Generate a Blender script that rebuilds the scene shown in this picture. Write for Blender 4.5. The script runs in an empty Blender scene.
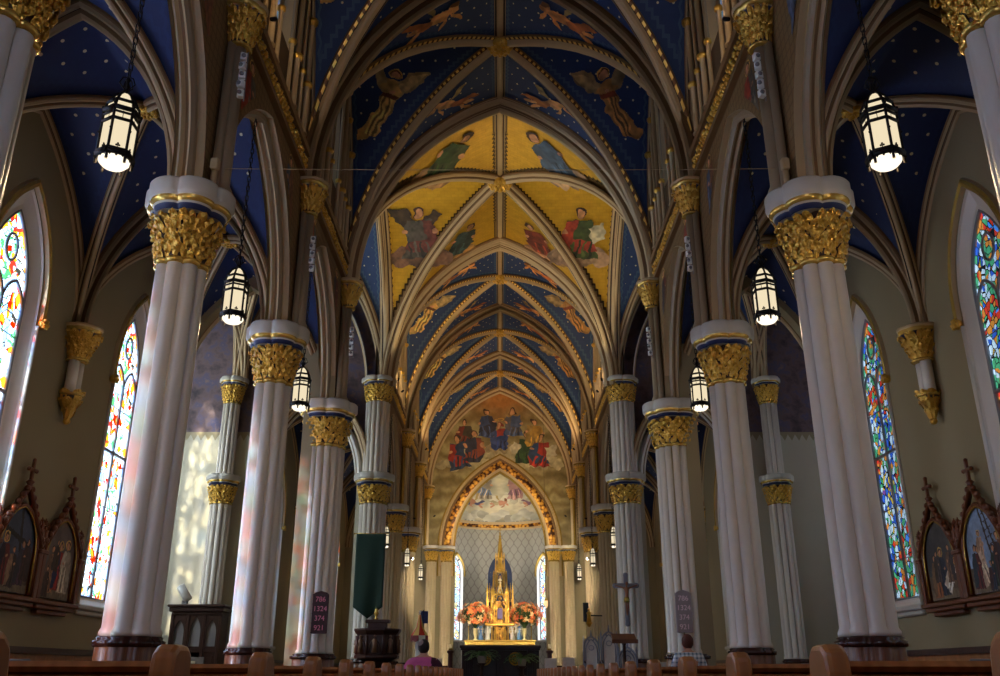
import bpy, bmesh, math, random
import numpy as np
from mathutils import Vector, Matrix
random.seed(7)
rng = np.random.default_rng(11)
PI = math.pi
S = 5.5          # half the nave's width in metres
EYE = 0.9
COL = bpy.context.scene.collection
sc = bpy.context.scene

EXPO = 0.45
LAMPW, CROSSW, CHOIRW, ALTW, MURW, NAVEW, APSEW, SUNW = 30, 450, 380, 3600, 520, 60, 140, 10
def ZZ(z): return z*S + EYE          # height above the eye, in half-nave units -> metres above the floor

# ------------------------------------------------------------------ materials
def lin(c):
    return tuple(((x/255.0)/12.92 if x/255.0 <= 0.04045 else ((x/255.0+0.055)/1.055)**2.4) for x in c)

class NT:
    def __init__(s, name):
        m = bpy.data.materials.new(name); m.use_nodes = True
        s.m = m; s.t = m.node_tree; s.t.nodes.clear()
        s.out = s.n('ShaderNodeOutputMaterial')
    def n(s, typ, **kw):
        nd = s.t.nodes.new(typ)
        for k, v in kw.items():
            if k.startswith('i_'):
                key = k[2:]
                key = int(key) if key.isdigit() else key.replace('_', ' ')
                nd.inputs[key].default_value = v
            else: setattr(nd, k, v)
        return nd
    def l(s, a, b): s.t.links.new(a, b)
    def math(s, op, a, b=None, c=None):
        nd = s.n('ShaderNodeMath', operation=op)
        for i, x in enumerate((a, b, c)):
            if x is None: continue
            if isinstance(x, (int, float)): nd.inputs[i].default_value = x
            else: s.l(x, nd.inputs[i])
        return nd.outputs[0]
    def mix(s, f, a, b):
        nd = s.n('ShaderNodeMix', data_type='RGBA')
        for i, x in ((0, f), (6, a), (7, b)):
            if isinstance(x, (int, float)): nd.inputs[i].default_value = x
            elif isinstance(x, tuple): nd.inputs[i].default_value = (*x[:3], 1)
            else: s.l(x, nd.inputs[i])
        return nd.outputs[2]
    def bsdf(s, col, rough=.6, metal=0., bump=None, bs=.3, bd=.02, spec=None):
        b = s.n('ShaderNodeBsdfPrincipled')
        if isinstance(col, tuple): b.inputs['Base Color'].default_value = (*col[:3], 1)
        else: s.l(col, b.inputs['Base Color'])
        if isinstance(rough, (int, float)): b.inputs['Roughness'].default_value = rough
        else: s.l(rough, b.inputs['Roughness'])
        b.inputs['Metallic'].default_value = metal
        if spec is not None: b.inputs['Specular IOR Level'].default_value = spec
        if bump is not None:
            bn = s.n('ShaderNodeBump'); bn.inputs['Strength'].default_value = bs; bn.inputs['Distance'].default_value = bd
            s.l(bump, bn.inputs['Height']); s.l(bn.outputs[0], b.inputs['Normal'])
        s.l(b.outputs[0], s.out.inputs[0])
        return b
    def pos(s):
        return s.n('ShaderNodeNewGeometry').outputs['Position']
    def obj(s):
        return s.n('ShaderNodeTexCoord').outputs['Object']
    def noise(s, scale, vec=None, detail=3., rough=.55):
        nd = s.n('ShaderNodeTexNoise'); nd.inputs['Scale'].default_value = scale
        nd.inputs['Detail'].default_value = detail; nd.inputs['Roughness'].default_value = rough
        s.l(vec if vec is not None else s.obj(), nd.inputs['Vector'])
        return nd.outputs[0]
    def sep(s, v):
        nd = s.n('ShaderNodeSeparateXYZ'); s.l(v, nd.inputs[0]); return nd.outputs
    def ramp(s, f, stops, interp='LINEAR'):
        nd = s.n('ShaderNodeValToRGB'); cr = nd.color_ramp; cr.interpolation = interp
        while len(cr.elements) < len(stops): cr.elements.new(.5)
        for e, (p, c) in zip(cr.elements, stops): e.position = p; e.color = (*c[:3], 1)
        s.l(f, nd.inputs[0]); return nd.outputs[0]

def plain(name, rgb, rough=.6, metal=0., var=.12, scale=2., bump=0., bscale=20., spec=None):
    k = NT(name); c = lin(rgb)
    f = k.noise(scale)
    col = k.mix(f, tuple(x*(1-var) for x in c), tuple(min(1, x*(1+var)) for x in c))
    k.bsdf(col, rough, metal, k.noise(bscale) if bump else None, bump, .01, spec)
    return k.m

M = {}
M['shaft'] = plain('painted_stone_shaft', (218, 209, 196), .36, var=.07)
M['shaft_upper'] = plain('dimmed_brown_stone', (150, 130, 102), .5, var=.1)  # brown stone, its tone darkened for the dim light high in the nave
M['shaft_warm'] = plain('painted_cream_stone', (196, 178, 142), .5, var=.08)
M['groove'] = plain('shade_dark_core', (70, 54, 40), .6, var=.1)  # dark tone puts the shade between the shafts into the core
M['abacus'] = plain('abacus_stone', (190, 184, 172), .5, var=.06)
M['navy'] = plain('navy_band', (30, 42, 84), .5)
M['cream'] = plain('cream_moulding', (182, 156, 116), .5, var=.08)
M['tan'] = plain('tan_moulding', (128, 96, 58), .55, var=.1)
M['brown'] = plain('brown_moulding', (50, 28, 16), .55, var=.15)
M['slate'] = plain('slate_moulding', (120, 118, 120), .5, var=.1)
M['iron'] = plain('black_iron', (24, 20, 18), .5, .6)
M['white'] = plain('white_enamel', (226, 224, 218), .45, var=.03)
M['under_gold'] = plain('dark_brown_under_gilding', (58, 34, 14), .6, var=.3)  # plain dark brown seen between gilt leaves and behind the tower

def gold(name, a, b, rough, bump, bscale=28., metal=.62):
    k = NT(name)
    f = k.noise(9.)
    col = k.mix(f, lin(a), lin(b))
    v = k.n('ShaderNodeTexVoronoi'); v.inputs['Scale'].default_value = bscale; k.l(k.obj(), v.inputs['Vector'])
    k.bsdf(col, rough, metal, v.outputs['Distance'], bump, .02)
    return k.m
M['gold'] = gold('gold_leaf', (200, 146, 50), (244, 200, 92), .28, .5)
M['gold_smooth'] = gold('burnished_gold', (205, 160, 66), (238, 204, 110), .26, .08)
M['gold_pat'] = gold('gold_with_dark_ground', (150, 100, 30), (214, 168, 70), .4, .7, 16.)

def wood(name, a, b, rough=.3, scale=1.2):
    k = NT(name)
    mp = k.n('ShaderNodeMapping'); mp.inputs['Scale'].default_value = (scale*6, scale*6, scale); k.l(k.obj(), mp.inputs[0])
    f = k.noise(3., mp.outputs[0], 5.)
    w = k.n('ShaderNodeTexWave'); w.inputs['Scale'].default_value = 2.; w.inputs['Distortion'].default_value = 6.; k.l(mp.outputs[0], w.inputs['Vector'])
    f2 = k.math('ADD', k.math('MULTIPLY', f, .7), k.math('MULTIPLY', w.outputs[1], .3))
    col = k.ramp(f2, [(.1, lin(a)), (.9, lin(b))])
    k.bsdf(col, rough, 0, f, .1, .01)
    return k.m
M['oak'] = wood('honey_oak', (140, 84, 42), (188, 122, 66), .3, .6)
M['walnut'] = wood('dark_carved_wood', (38, 18, 12), (74, 38, 26), .38)
M['ebony'] = wood('near_black_wood', (20, 10, 10), (38, 20, 18), .35)
M['redwood'] = wood('red_brown_plinth', (84, 48, 28), (132, 80, 48), .34)
M['plinth_dark'] = wood('plinth_cap_dark', (40, 20, 16), (70, 36, 28), .25)
M['stationwood'] = wood('station_frame_wood', (84, 42, 22), (130, 72, 38), .38)

def star_vault(name, a, b, border, star, gap=.43, rad=.034, metal=0., rough=.65, is_gold=False):
    """painted vault web: even field, a saw-edged border along the ribs, rows of little stars"""
    k = NT(name)
    at = k.n('ShaderNodeAttribute', attribute_name='edge').outputs['Fac']
    uv = k.n('ShaderNodeUVMap'); uv.uv_map = 'UVMap'
    x, y, _ = k.sep(uv.outputs[0])
    f = k.noise(3., k.obj())
    col = k.mix(f, lin(a), lin(b))
    if is_gold:
        br = k.n('ShaderNodeTexBrick'); br.inputs['Scale'].default_value = 1.0
        br.inputs['Color1'].default_value = (1, 1, 1, 1); br.inputs['Color2'].default_value = (.9, .9, .9, 1); br.inputs['Mortar'].default_value = (.82, .8, .78, 1)
        br.inputs['Mortar Size'].default_value = .008; br.inputs['Brick Width'].default_value = .3; br.inputs['Row Height'].default_value = .16
        k.l(uv.outputs[0], br.inputs['Vector'])
        mx = k.n('ShaderNodeMix', data_type='RGBA', blend_type='MULTIPLY'); mx.inputs[0].default_value = 1
        k.l(col, mx.inputs[6]); k.l(br.outputs[0], mx.inputs[7]); col = mx.outputs[2]
    else:
        gx = k.math('DIVIDE', x, gap); gy = k.math('DIVIDE', y, gap)
        row = k.math('FLOOR', gy)
        gx = k.math('ADD', gx, k.math('MULTIPLY', k.math('MODULO', row, 2.), .5))
        fx = k.math('SUBTRACT', k.math('FRACT', gx), .5); fy = k.math('SUBTRACT', k.math('FRACT', gy), .5)
        d = k.math('SQRT', k.math('ADD', k.math('MULTIPLY', fx, fx), k.math('MULTIPLY', fy, fy)))
        st = k.math('LESS_THAN', d, rad/gap)
        st = k.math('MULTIPLY', st, k.math('GREATER_THAN', at, .42))
        col = k.mix(st, col, lin(star))
    al = k.n('ShaderNodeAttribute', attribute_name='along').outputs['Fac']
    saw = k.math('PINGPONG', al, .1 if not is_gold else .11)
    dd = k.math('ADD', at, k.math('MULTIPLY', saw, .7))
    band = k.math('MULTIPLY', k.math('GREATER_THAN', dd, .27), k.math('LESS_THAN', dd, .34))
    inner = k.math('LESS_THAN', dd, .27)
    col = k.mix(inner, col, lin(border[0]))
    col = k.mix(band, col, lin(border[1]))
    b = k.bsdf(col, rough, 0.)
    if metal:
        k.l(k.math('MULTIPLY', k.math('SUBTRACT', 1., inner), metal), b.inputs['Metallic'])
    return k.m
M['vault_blue'] = star_vault('blue_starred_vault', (28, 52, 100), (38, 66, 116), ((34, 62, 108), (60, 88, 122)), (226, 216, 170))
M['vault_aisle'] = star_vault('blue_starred_aisle_vault', (20, 38, 84), (26, 48, 98), ((22, 42, 90), (26, 48, 98)), (220, 206, 160), .5, .04)
M['vault_gold'] = star_vault('gold_leaf_vault', (196, 148, 34), (234, 186, 60), ((128, 100, 52), (70, 48, 18)), (0, 0, 0), metal=.45, rough=.42, is_gold=True)

def wall_paint(name, rgb, var=.08, rough=.75):
    return plain(name, rgb, rough, var=var, scale=.8)
M['wall'] = wall_paint('olive_tan_plaster', (148, 134, 101))
M['wall_dark'] = wall_paint('umber_plaster', (92, 70, 44))
M['spandrel'] = None
k = NT('stencilled_tan_spandrel')          # fine vertical stencil stripes
x, y, z = k.sep(k.obj())
s1 = k.math('GREATER_THAN', k.math('FRACT', k.math('MULTIPLY', y, 5.)), .8)
s2 = k.math('GREATER_THAN', k.math('FRACT', k.math('MULTIPLY', z, 5.)), .8)
k.bsdf(k.mix(k.math('MAXIMUM', s1, s2), lin((132, 102, 60)), lin((112, 84, 46))), .7); M['spandrel'] = k.m

k = NT('transept_painted_wall')            # plain below, fringe border, mauve painted field above
p = k.obj(); x, y, z = k.sep(p)
H = ZZ(1.84)
f = k.noise(1.6, p, 6.)
up = k.ramp(f, [(.3, lin((58, 50, 58))), (.5, lin((110, 90, 92))), (.62, lin((88, 84, 112))), (.75, lin((150, 118, 92)))])
low = k.mix(k.noise(.7, p), lin((178, 172, 152)), lin((196, 190, 168)))
fr = k.math('PINGPONG', x, .16)
edge = k.math('ADD', H-.4, k.math('MULTIPLY', fr, 1.8))
col = k.mix(k.math('GREATER_THAN', z, edge), low, lin((150, 138, 108)))
col = k.mix(k.math('GREATER_THAN', z, H), col, up)
k.bsdf(col, .8); M['transept_wall'] = k.m

k = NT('damask_apse_wall')                 # grey ogee lattice wallpaper
uv = k.n('ShaderNodeUVMap'); uv.uv_map = 'UVMap'; x, y, _ = k.sep(uv.outputs[0])
xx = k.math('MULTIPLY', x, 1.7); yy = k.math('MULTIPLY', y, 1.05)
a = k.math('SINE', k.math('MULTIPLY', yy, 2*PI))
c1 = k.math('ABSOLUTE', k.math('SINE', k.math('MULTIPLY', k.math('ADD', xx, k.math('MULTIPLY', a, .25)), PI)))
c2 = k.math('ABSOLUTE', k.math('SINE', k.math('MULTIPLY', k.math('ADD', k.math('SUBTRACT', xx, k.math('MULTIPLY', a, .25)), .5), PI)))
ln = k.math('LESS_THAN', k.math('MINIMUM', c1, c2), .2)
k.bsdf(k.mix(ln, lin((146, 146, 142)), lin((120, 118, 116))), .8); M['damask'] = k.m

k = NT('gilded_foliage_band')
v = k.n('ShaderNodeTexVoronoi'); v.inputs['Scale'].default_value = 4.2; k.l(k.obj(), v.inputs['Vector'])
n2 = k.noise(7., None, 4.)
f = k.math('ADD', v.outputs['Distance'], k.math('MULTIPLY', n2, .5))
col = k.ramp(f, [(.5, lin((226, 170, 70))), (.8, lin((168, 112, 36))), (.92, lin((70, 36, 16)))])
k.bsdf(col, .38, .6, f, .8, .04); M['foliage_band'] = k.m

k = NT('gilt_beads')
x, y, z = k.sep(k.obj())
fr = k.math('FRACT', k.math('MULTIPLY', k.math('ADD', k.math('ABSOLUTE', x), k.math('ABSOLUTE', y)), 4.2))
col = k.mix(k.math('GREATER_THAN', fr, .45), lin((96, 62, 24)), lin((238, 196, 96)))
k.bsdf(col, .35, .5); M['beads'] = k.m

def glass_mat(name, seed, sat, lead, cell=5.5, palette=0):
    """stained glass in the window plane; object coordinates: x across, z up"""
    k = NT(name)
    mp = k.n('ShaderNodeMapping'); mp.inputs['Location'].default_value = (seed*3.7, 0, seed*1.3); mp.inputs['Scale'].default_value = (1, 0, .75)
    k.l(k.obj(), mp.inputs[0])
    v = k.n('ShaderNodeTexVoronoi'); v.inputs['Scale'].default_value = cell; k.l(mp.outputs[0], v.inputs['Vector'])
    ve = k.n('ShaderNodeTexVoronoi', feature='DISTANCE_TO_EDGE'); ve.inputs['Scale'].default_value = cell; k.l(mp.outputs[0], ve.inputs['Vector'])
    big = k.noise(.8, mp.outputs[0], 2.)
    r, g, b = k.sep(v.outputs['Color'])
    h = k.math('ADD', k.math('MULTIPLY', r, .3), k.math('MULTIPLY', big, .92))
    W_ = (.78, .84, .92)
    if palette == 0:
        st = [(.15, (.03, .1, .66)), (.3, (.2, .4, .85)), (.44, (.7, .2, .01)), (.465, (.65, .01, .0)), (.495, (.55, .66, .82)), (.6, (.05, .3, .1)), (.625, (.3, .48, .85)), (.72, (.7, .28, .01)), (.76, (.6, .02, .01)), (.8, (.66, .8, 1.))]
    elif palette == 3:
        st = [(.2, (.1, .16, .3)), (.4, (.26, .26, .3)), (.5, (1., .95, .76)), (.56, (.16, .17, .2)), (.66, (.3, .32, .36)), (.72, (1., .97, .8)), (.78, (.2, .3, .5)), (.84, (.25, .2, .12)), (.92, (.9, .95, 1.))]
    elif palette == 1:
        st = [(.15, (.02, .12, .7)), (.3, (.1, .35, .9)), (.4, (.85, .06, .03)), (.5, (.9, .3, .05)), (.56, (.1, .45, .2)), (.64, (.75, .85, .9)), (.72, (.05, .15, .6)), (.82, (.95, .6, .1)), (.9, (.3, .1, .4))]
    else:
        st = [(.15, (.1, .4, .95)), (.35, W_), (.5, (.55, .85, 1.)), (.6, (.95, .25, .1)), (.66, W_), (.75, (1., .75, .2)), (.85, (.1, .3, .9))]
    c = k.ramp(h, st, 'CONSTANT')
    c = k.mix(1-sat, c, W_)
    if lead: c = k.mix(k.math('LESS_THAN', ve.outputs['Distance'], .035 if palette != 1 else .06), c, (.02, .02, .02))
    t = k.n('ShaderNodeBsdfTransparent'); k.l(c, t.inputs[0])
    tr = k.n('ShaderNodeBsdfTranslucent'); k.l(c, tr.inputs[0])
    mx = k.n('ShaderNodeMixShader'); mx.inputs[0].default_value = .25
    k.l(t.outputs[0], mx.inputs[1]); k.l(tr.outputs[0], mx.inputs[2]); k.l(mx.outputs[0], k.out.inputs[0])
    return k.m
M['glass_sun'] = glass_mat('stained_glass_sunny', 1, 1., True, 5.6, 0)
M['glass_splash'] = glass_mat('stained_glass_splash_pattern', 3, 1., True, 1.5, 3)  # unseen glass, clear cells among dark ones added to throw sun blobs
M['glass_shade'] = glass_mat('stained_glass_shady', 5, 1., True, 7., 1)
M['glass_apse'] = glass_mat('stained_glass_apse', 9, .75, True, 4., 2)

def emit(name, rgb, s, rim=None):
    k = NT(name); e = k.n('ShaderNodeEmission'); e.inputs[0].default_value = (*rgb, 1); e.inputs[1].default_value = s
    k.l(e.outputs[0], k.out.inputs[0]); return k.m
M['lamp_glass'] = emit('lit_opal_glass', (1., .84, .56), .66)
M['lamp_hot'] = emit('lit_lamp_bowl', (1., .88, .66), 1.15)
M['spot_hot'] = emit('spot_lamp_face', (1., .93, .8), 12.)

k = NT('painted_art'); a = k.n('ShaderNodeAttribute', attribute_name='Col')
k.bsdf(a.outputs['Color'], .6); M['art'] = k.m
def cloth(name, rgb, rough=.85, **kw): return plain(name, rgb, rough, var=.15, scale=6., bump=.2, bscale=60., **kw)

# ------------------------------------------------------------------ mesh builder
class MB:
    def __init__(s): s.v = []; s.f = []; s.m = []; s.sm = []
    def add(s, vs, fs, mi=0, smooth=False):
        o = len(s.v); s.v.extend([tuple(map(float, p)) for p in vs])
        for f in fs: s.f.append(tuple(i+o for i in f)); s.m.append(mi); s.sm.append(smooth)
    def box(s, x0, x1, y0, y1, z0, z1, mi=0, rz=0., c=None, taper=1.):
        vs = []
        cx, cy = (x0+x1)/2, (y0+y1)/2
        for z, t in ((z0, 1.), (z1, taper)):
            for x, y in ((x0, y0), (x1, y0), (x1, y1), (x0, y1)):
                vs.append((cx+(x-cx)*t, cy+(y-cy)*t, z))
        if rz:
            ca, sa = math.cos(rz), math.sin(rz); ox, oy = c or (cx, cy)
            vs = [(ox+(x-ox)*ca-(y-oy)*sa, oy+(x-ox)*sa+(y-oy)*ca, z) for x, y, z in vs]
        s.add(vs, [(3, 2, 1, 0), (4, 5, 6, 7), (0, 1, 5, 4), (1, 2, 6, 5), (2, 3, 7, 6), (3, 0, 4, 7)], mi)
    def rbox(s, x0, x1, y0, y1, z0, z1, r=.02, mi=0):
        """box with chamfered edges"""
        vs = []
        for z, i in ((z0, r), (z0+r, 0), (z1-r, 0), (z1, r)):
            a, b, c, d = x0+i, x1-i, y0+i, y1-i
            q = r if i == 0 else r*.6
            for p in ((a+q, c), (b-q, c), (b, c+q), (b, d-q), (b-q, d), (a+q, d), (a, d-q), (a, c+q)): vs.append((*p, z))
        fs = [tuple(range(7, -1, -1)), tuple(range(24, 32))]
        for k in range(3):
            for i in range(8): fs.append((k*8+i, k*8+(i+1) % 8, k*8+8+(i+1) % 8, k*8+8+i))
        s.add(vs, fs, mi)
    def lathe(s, prof, c=(0, 0), seg=16, mi=0, smooth=True, lobes=None, ph=0., sx=1., sy=1.):
        """prof: [(r, z)] or [(r, z, mi)]; lobes(theta, r)->r"""
        vs = []; fs = []; mis = []
        for p in prof:
            for i in range(seg):
                a = 2*PI*i/seg+ph; r = p[0] if lobes is None else lobes(a, p[0])
                vs.append((c[0]+sx*r*math.cos(a), c[1]+sy*r*math.sin(a), p[1]))
        o = len(s.v); s.v.extend([tuple(map(float, q)) for q in vs])
        for j in range(len(prof)-1):
            mm = prof[j+1][2] if len(prof[j+1]) > 2 else mi
            for i in range(seg):
                s.f.append((o+j*seg+i, o+j*seg+(i+1) % seg, o+(j+1)*seg+(i+1) % seg, o+(j+1)*seg+i)); s.m.append(mm); s.sm.append(smooth)
        s.f.append(tuple(o+i for i in range(seg-1, -1, -1))); s.m.append(mi); s.sm.append(False)
        s.f.append(tuple(o+(len(prof)-1)*seg+i for i in range(seg))); s.m.append(prof[-1][2] if len(prof[-1]) > 2 else mi); s.sm.append(False)
    def tube(s, pts, r, seg=8, mi=0, closed=False, cap=True):
        pts = [Vector(p) for p in pts]; n = len(pts)
        rs = r if isinstance(r, (list, tuple)) else [r]*n
        up = None; vs = []
        for i, p in enumerate(pts):
            t = (pts[(i+1) % n]-pts[i-1]) if closed else (pts[min(i+1, n-1)]-pts[max(i-1, 0)])
            if t.length < 1e-9: t = Vector((0, 0, 1))
            t.normalize()
            if up is None:
                up = Vector((0, 0, 1)) if abs(t.z) < .9 else Vector((1, 0, 0))
            a = up-t*up.dot(t); a.normalize(); up = a; b = t.cross(a)
            for k_ in range(seg):
                an = 2*PI*k_/seg; vs.append(p+(a*math.cos(an)+b*math.sin(an))*rs[i])
        fs = []
        m_ = n if closed else n-1
        for i in range(m_):
            for k_ in range(seg):
                fs.append((i*seg+k_, i*seg+(k_+1) % seg, ((i+1) % n)*seg+(k_+1) % seg, ((i+1) % n)*seg+k_))
        s.add(vs, fs, mi, True)
        if cap and not closed:
            o = len(s.v)-len(vs)
            s.f.append(tuple(o+k_ for k_ in range(seg-1, -1, -1))); s.m.append(mi); s.sm.append(False)
            s.f.append(tuple(o+(n-1)*seg+k_ for k_ in range(seg))); s.m.append(mi); s.sm.append(False)
    def sweep(s, pts, prof, side, mis=None, flip=1, closed=False):
        """planar sweep: side = fixed vector normal to the curve's plane; prof = [(a along side, b along inward normal)]"""
        pts = [Vector(p) for p in pts]; n = len(pts); side = Vector(side).normalized(); vs = []
        for i, p in enumerate(pts):
            if closed: t0 = (p-pts[i-1]).normalized(); t1 = (pts[(i+1) % n]-p).normalized()
            else:
                t0 = (p-pts[i-1]).normalized() if i > 0 else None
                t1 = (pts[i+1]-p).normalized() if i < n-1 else None
            if t0 is None: t0 = t1
            if t1 is None: t1 = t0
            t = (t0+t1).normalized(); nn = side.cross(t)*flip; nn.normalize()
            ms = 1/max(.35, t.dot(t0))
            for a, b in prof: vs.append(p+side*a+nn*(b*ms))
        k_ = len(prof); o = len(s.v); s.v.extend([tuple(q) for q in vs])
        for i in range(n if closed else n-1):
            for j in range(k_-1):
                i2 = (i+1) % n
                s.f.append((o+i*k_+j, o+i*k_+j+1, o+i2*k_+j+1, o+i2*k_+j)); s.m.append(mis[j] if mis else 0); s.sm.append(False)
    def prism(s, poly, d0, d1, ax='y', mi=0):
        """extrude a 2-D polygon (convex or mildly concave) along an axis; poly in the other two axes"""
        n = len(poly)
        def P(a, b, d): return {'y': (a, d, b), 'x': (d, a, b), 'z': (a, b, d)}[ax]
        vs = [P(a, b, d0) for a, b in poly]+[P(a, b, d1) for a, b in poly]
        fs = [(i, (i+1) % n, n+(i+1) % n, n+i) for i in range(n)]
        fs += [tuple(range(n-1, -1, -1)), tuple(range(n, 2*n))]
        s.add(vs, fs, mi)
    def ball(s, c, r, mi=0, seg=10, rings=6, sc_=(1, 1, 1)):
        vs = []; fs = []
        for j in range(rings+1):
            th = PI*j/rings
            for i in range(seg):
                a = 2*PI*i/seg
                vs.append((c[0]+r*sc_[0]*math.sin(th)*math.cos(a), c[1]+r*sc_[1]*math.sin(th)*math.sin(a), c[2]-r*sc_[2]*math.cos(th)))
        for j in range(rings):
            for i in range(seg): fs.append((j*seg+i, j*seg+(i+1) % seg, (j+1)*seg+(i+1) % seg, (j+1)*seg+i))
        s.add(vs, fs, mi, True)
    def build(s, name, mats, parent=None, loc=(0, 0, 0), rz=0.):
        me = bpy.data.meshes.new(name); me.from_pydata(s.v, [], s.f)
        if not isinstance(mats, (list, tuple)): mats = [mats]
        for m in mats: me.materials.append(m)
        me.polygons.foreach_set('material_index', s.m); me.polygons.foreach_set('use_smooth', s.sm)
        me.validate(); me.update()
        bm = bmesh.new(); bm.from_mesh(me); bmesh.ops.recalc_face_normals(bm, faces=bm.faces); bm.to_mesh(me); bm.free()
        o = bpy.data.objects.new(name, me); COL.objects.link(o); o.location = loc; o.rotation_euler = (0, 0, rz)
        if parent is not None: o.parent = parent
        return o

def tag(o, label=None, cat=None, group=None, kind=None):
    if label: o['label'] = label
    if cat: o['category'] = cat
    if group: o['group'] = group
    if kind: o['kind'] = kind
    return o
def thing(name, loc, label, cat, group=None, rz=0., kind=None):
    o = bpy.data.objects.new(name, None); COL.objects.link(o); o.location = loc; o.rotation_euler = (0, 0, rz)
    o.empty_display_size = .1
    return tag(o, label, cat, group, kind)
KIDS = {}
def dup(root, loc=None, rz=None, label=None, group=None, parent=None):
    c = root.copy(); COL.objects.link(c)
    if parent is not None: c.parent = parent
    if loc is not None: c.location = loc
    if rz is not None: c.rotation_euler = (0, 0, rz)
    if label: c['label'] = label
    if group: c['group'] = group
    for ch in list(root.children): dup(ch, parent=c)
    return c

def parch(w, h, n=12, x0=0., z0=0.):
    """points of a pointed arch from (-w, 0) over (0, h) to (w, 0)"""
    R = (w*w+h*h)/(2*w); out = []
    thm = math.asin(min(1, h/R))
    for i in range(n+1):
        th = thm*i/n; out.append((-(R*math.cos(th)-(R-w)), R*math.sin(th)))
    return [(x0+x, z0+z) for x, z in out]+[(x0-x, z0+z) for x, z in out[-2::-1]]
def pz(s_, w, h):
    R = (w*w+h*h)/(2*w); return math.sqrt(max(0, R*R-(abs(s_)+R-w)**2))

def strip_wall(mb, P, s0, s1, z0, z1, ops, mi=0, mi_s=None, n=20, t=(0, 1)):
    """wall in (s, z) with pointed openings; P(s, z, k) -> xyz, k=0 front face, 1 back face. ops: (centre, half, sill, spring, rise)"""
    mi_s = mi if mi_s is None else mi_s
    ops = sorted(ops); cur = s0
    def quad(a, b, c, d, m_): mb.add([a, b, c, d], [(0, 1, 2, 3)], m_)
    def full(a, b):
        for k_ in t: quad(P(a, z0, k_), P(b, z0, k_), P(b, z1, k_), P(a, z1, k_), mi)
    for c, w, sill, spr, h in ops:
        full(cur, c-w); cur = c+w
        if sill > z0+1e-6:
            for k_ in t: quad(P(c-w, z0, k_), P(c+w, z0, k_), P(c+w, sill, k_), P(c-w, sill, k_), mi)
            quad(P(c-w, sill, 0), P(c+w, sill, 0), P(c+w, sill, 1), P(c-w, sill, 1), mi_s)
        pts = parch(w, h, n, c, spr)
        for (xa, za), (xb, zb) in zip(pts[:-1], pts[1:]):
            for k_ in t: quad(P(xa, za, k_), P(xb, zb, k_), P(xb, z1, k_), P(xa, z1, k_), mi)
            quad(P(xa, za, 0), P(xb, zb, 0), P(xb, zb, 1), P(xa, za, 1), mi_s)
        for sd in (c-w, c+w):
            quad(P(sd, sill, 0), P(sd, spr, 0), P(sd, spr, 1), P(sd, sill, 1), mi_s)
    full(cur, s1)
# ------------------------------------------------------------------ painter for the murals (vertex colours on real surfaces)
def vnoise(h, w, cells, seed):
    r = np.random.default_rng(seed); g = r.random((cells+2, cells+2))
    y = np.linspace(0, cells, h, endpoint=False); x = np.linspace(0, cells, w, endpoint=False)
    yi = y.astype(int); xi = x.astype(int); fy = (y-yi)[:, None]; fx = (x-xi)[None]
    fy = fy*fy*(3-2*fy); fx = fx*fx*(3-2*fx)
    a = g[yi][:, xi]; b = g[yi][:, xi+1]; c = g[yi+1][:, xi]; d = g[yi+1][:, xi+1]
    return (a*(1-fx)+b*fx)*(1-fy)+(c*(1-fx)+d*fx)*fy
class Cv:
    """canvas; row 0 is the bottom; units: x 0..W/H, y 0..1"""
    def __init__(s, w, h, bg=None, seed=1):
        s.w, s.h = w, h; s.a = np.zeros((h, w, 4)); s.seed = seed
        if bg is not None: s.a[..., :3] = bg; s.a[..., 3] = 1
        s.X = (np.arange(w)+.5)[None]/h+np.zeros((h, 1)); s.Y = (np.arange(h)+.5)[:, None]/h+np.zeros((1, w))
        nw = 16 if h < 200 else 34; s.X0, s.Y0 = s.X, s.Y; am = .045 if h < 200 else .022
        s.X = s.X+(vnoise(h, w, nw, seed+100)-.5)*am; s.Y = s.Y+(vnoise(h, w, nw, seed+101)-.5)*am
        s.T = (0., 0., 1., 0., 1.)      # ox, oy, scale, rot, flip
    def at(s, ox, oy, sc_=1., rot=0., flip=1.): s.T = (ox, oy, sc_, rot, flip); return s
    def tf(s, p):
        ox, oy, k_, r, f = s.T; x, y = p[0]*f*k_, p[1]*k_
        return (ox+x*math.cos(r)-y*math.sin(r), oy+x*math.sin(r)+y*math.cos(r))
    def put(s, mask, col, shade=.35):
        s.seed += 1
        n = vnoise(s.h, s.w, max(6, s.h//7), s.seed)*1.2-.6+vnoise(s.h, s.w, max(5, s.h//14), s.seed+3)*1.4-.7
        c = np.array(col)[None, None]*(1+shade*n)[..., None]
        s.a[..., :3] = np.where(mask[..., None], np.clip(c, 0, 1), s.a[..., :3]); s.a[..., 3] = np.where(mask, 1, s.a[..., 3])
    def poly(s, pts, rgb, shade=.35):
        P = [s.tf(p) for p in pts]; m = np.zeros((s.h, s.w), bool); n = len(P)
        for i in range(n):
            (x0, y0), (x1, y1) = P[i], P[(i+1) % n]
            if y0 == y1: continue
            m ^= ((s.Y >= min(y0, y1)) & (s.Y < max(y0, y1)) & (s.X < x0+(s.Y-y0)*(x1-x0)/(y1-y0)))
        s.put(m, lin(rgb), shade)
    def ell(s, cx, cy, rx, ry, rgb, rot=0., hole=0., shade=.3):
        c = s.tf((cx, cy)); k_ = s.T[2]; r = s.T[3]*1.+rot*s.T[4]
        dx, dy = s.X-c[0], s.Y-c[1]; u = dx*math.cos(r)+dy*math.sin(r); v = -dx*math.sin(r)+dy*math.cos(r)
        q = (u/(rx*k_))**2+(v/(ry*k_))**2; m = q < 1
        if hole: m &= q > hole*hole
        s.put(m, lin(rgb), shade)
SKIN = (196, 140, 100)
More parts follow.
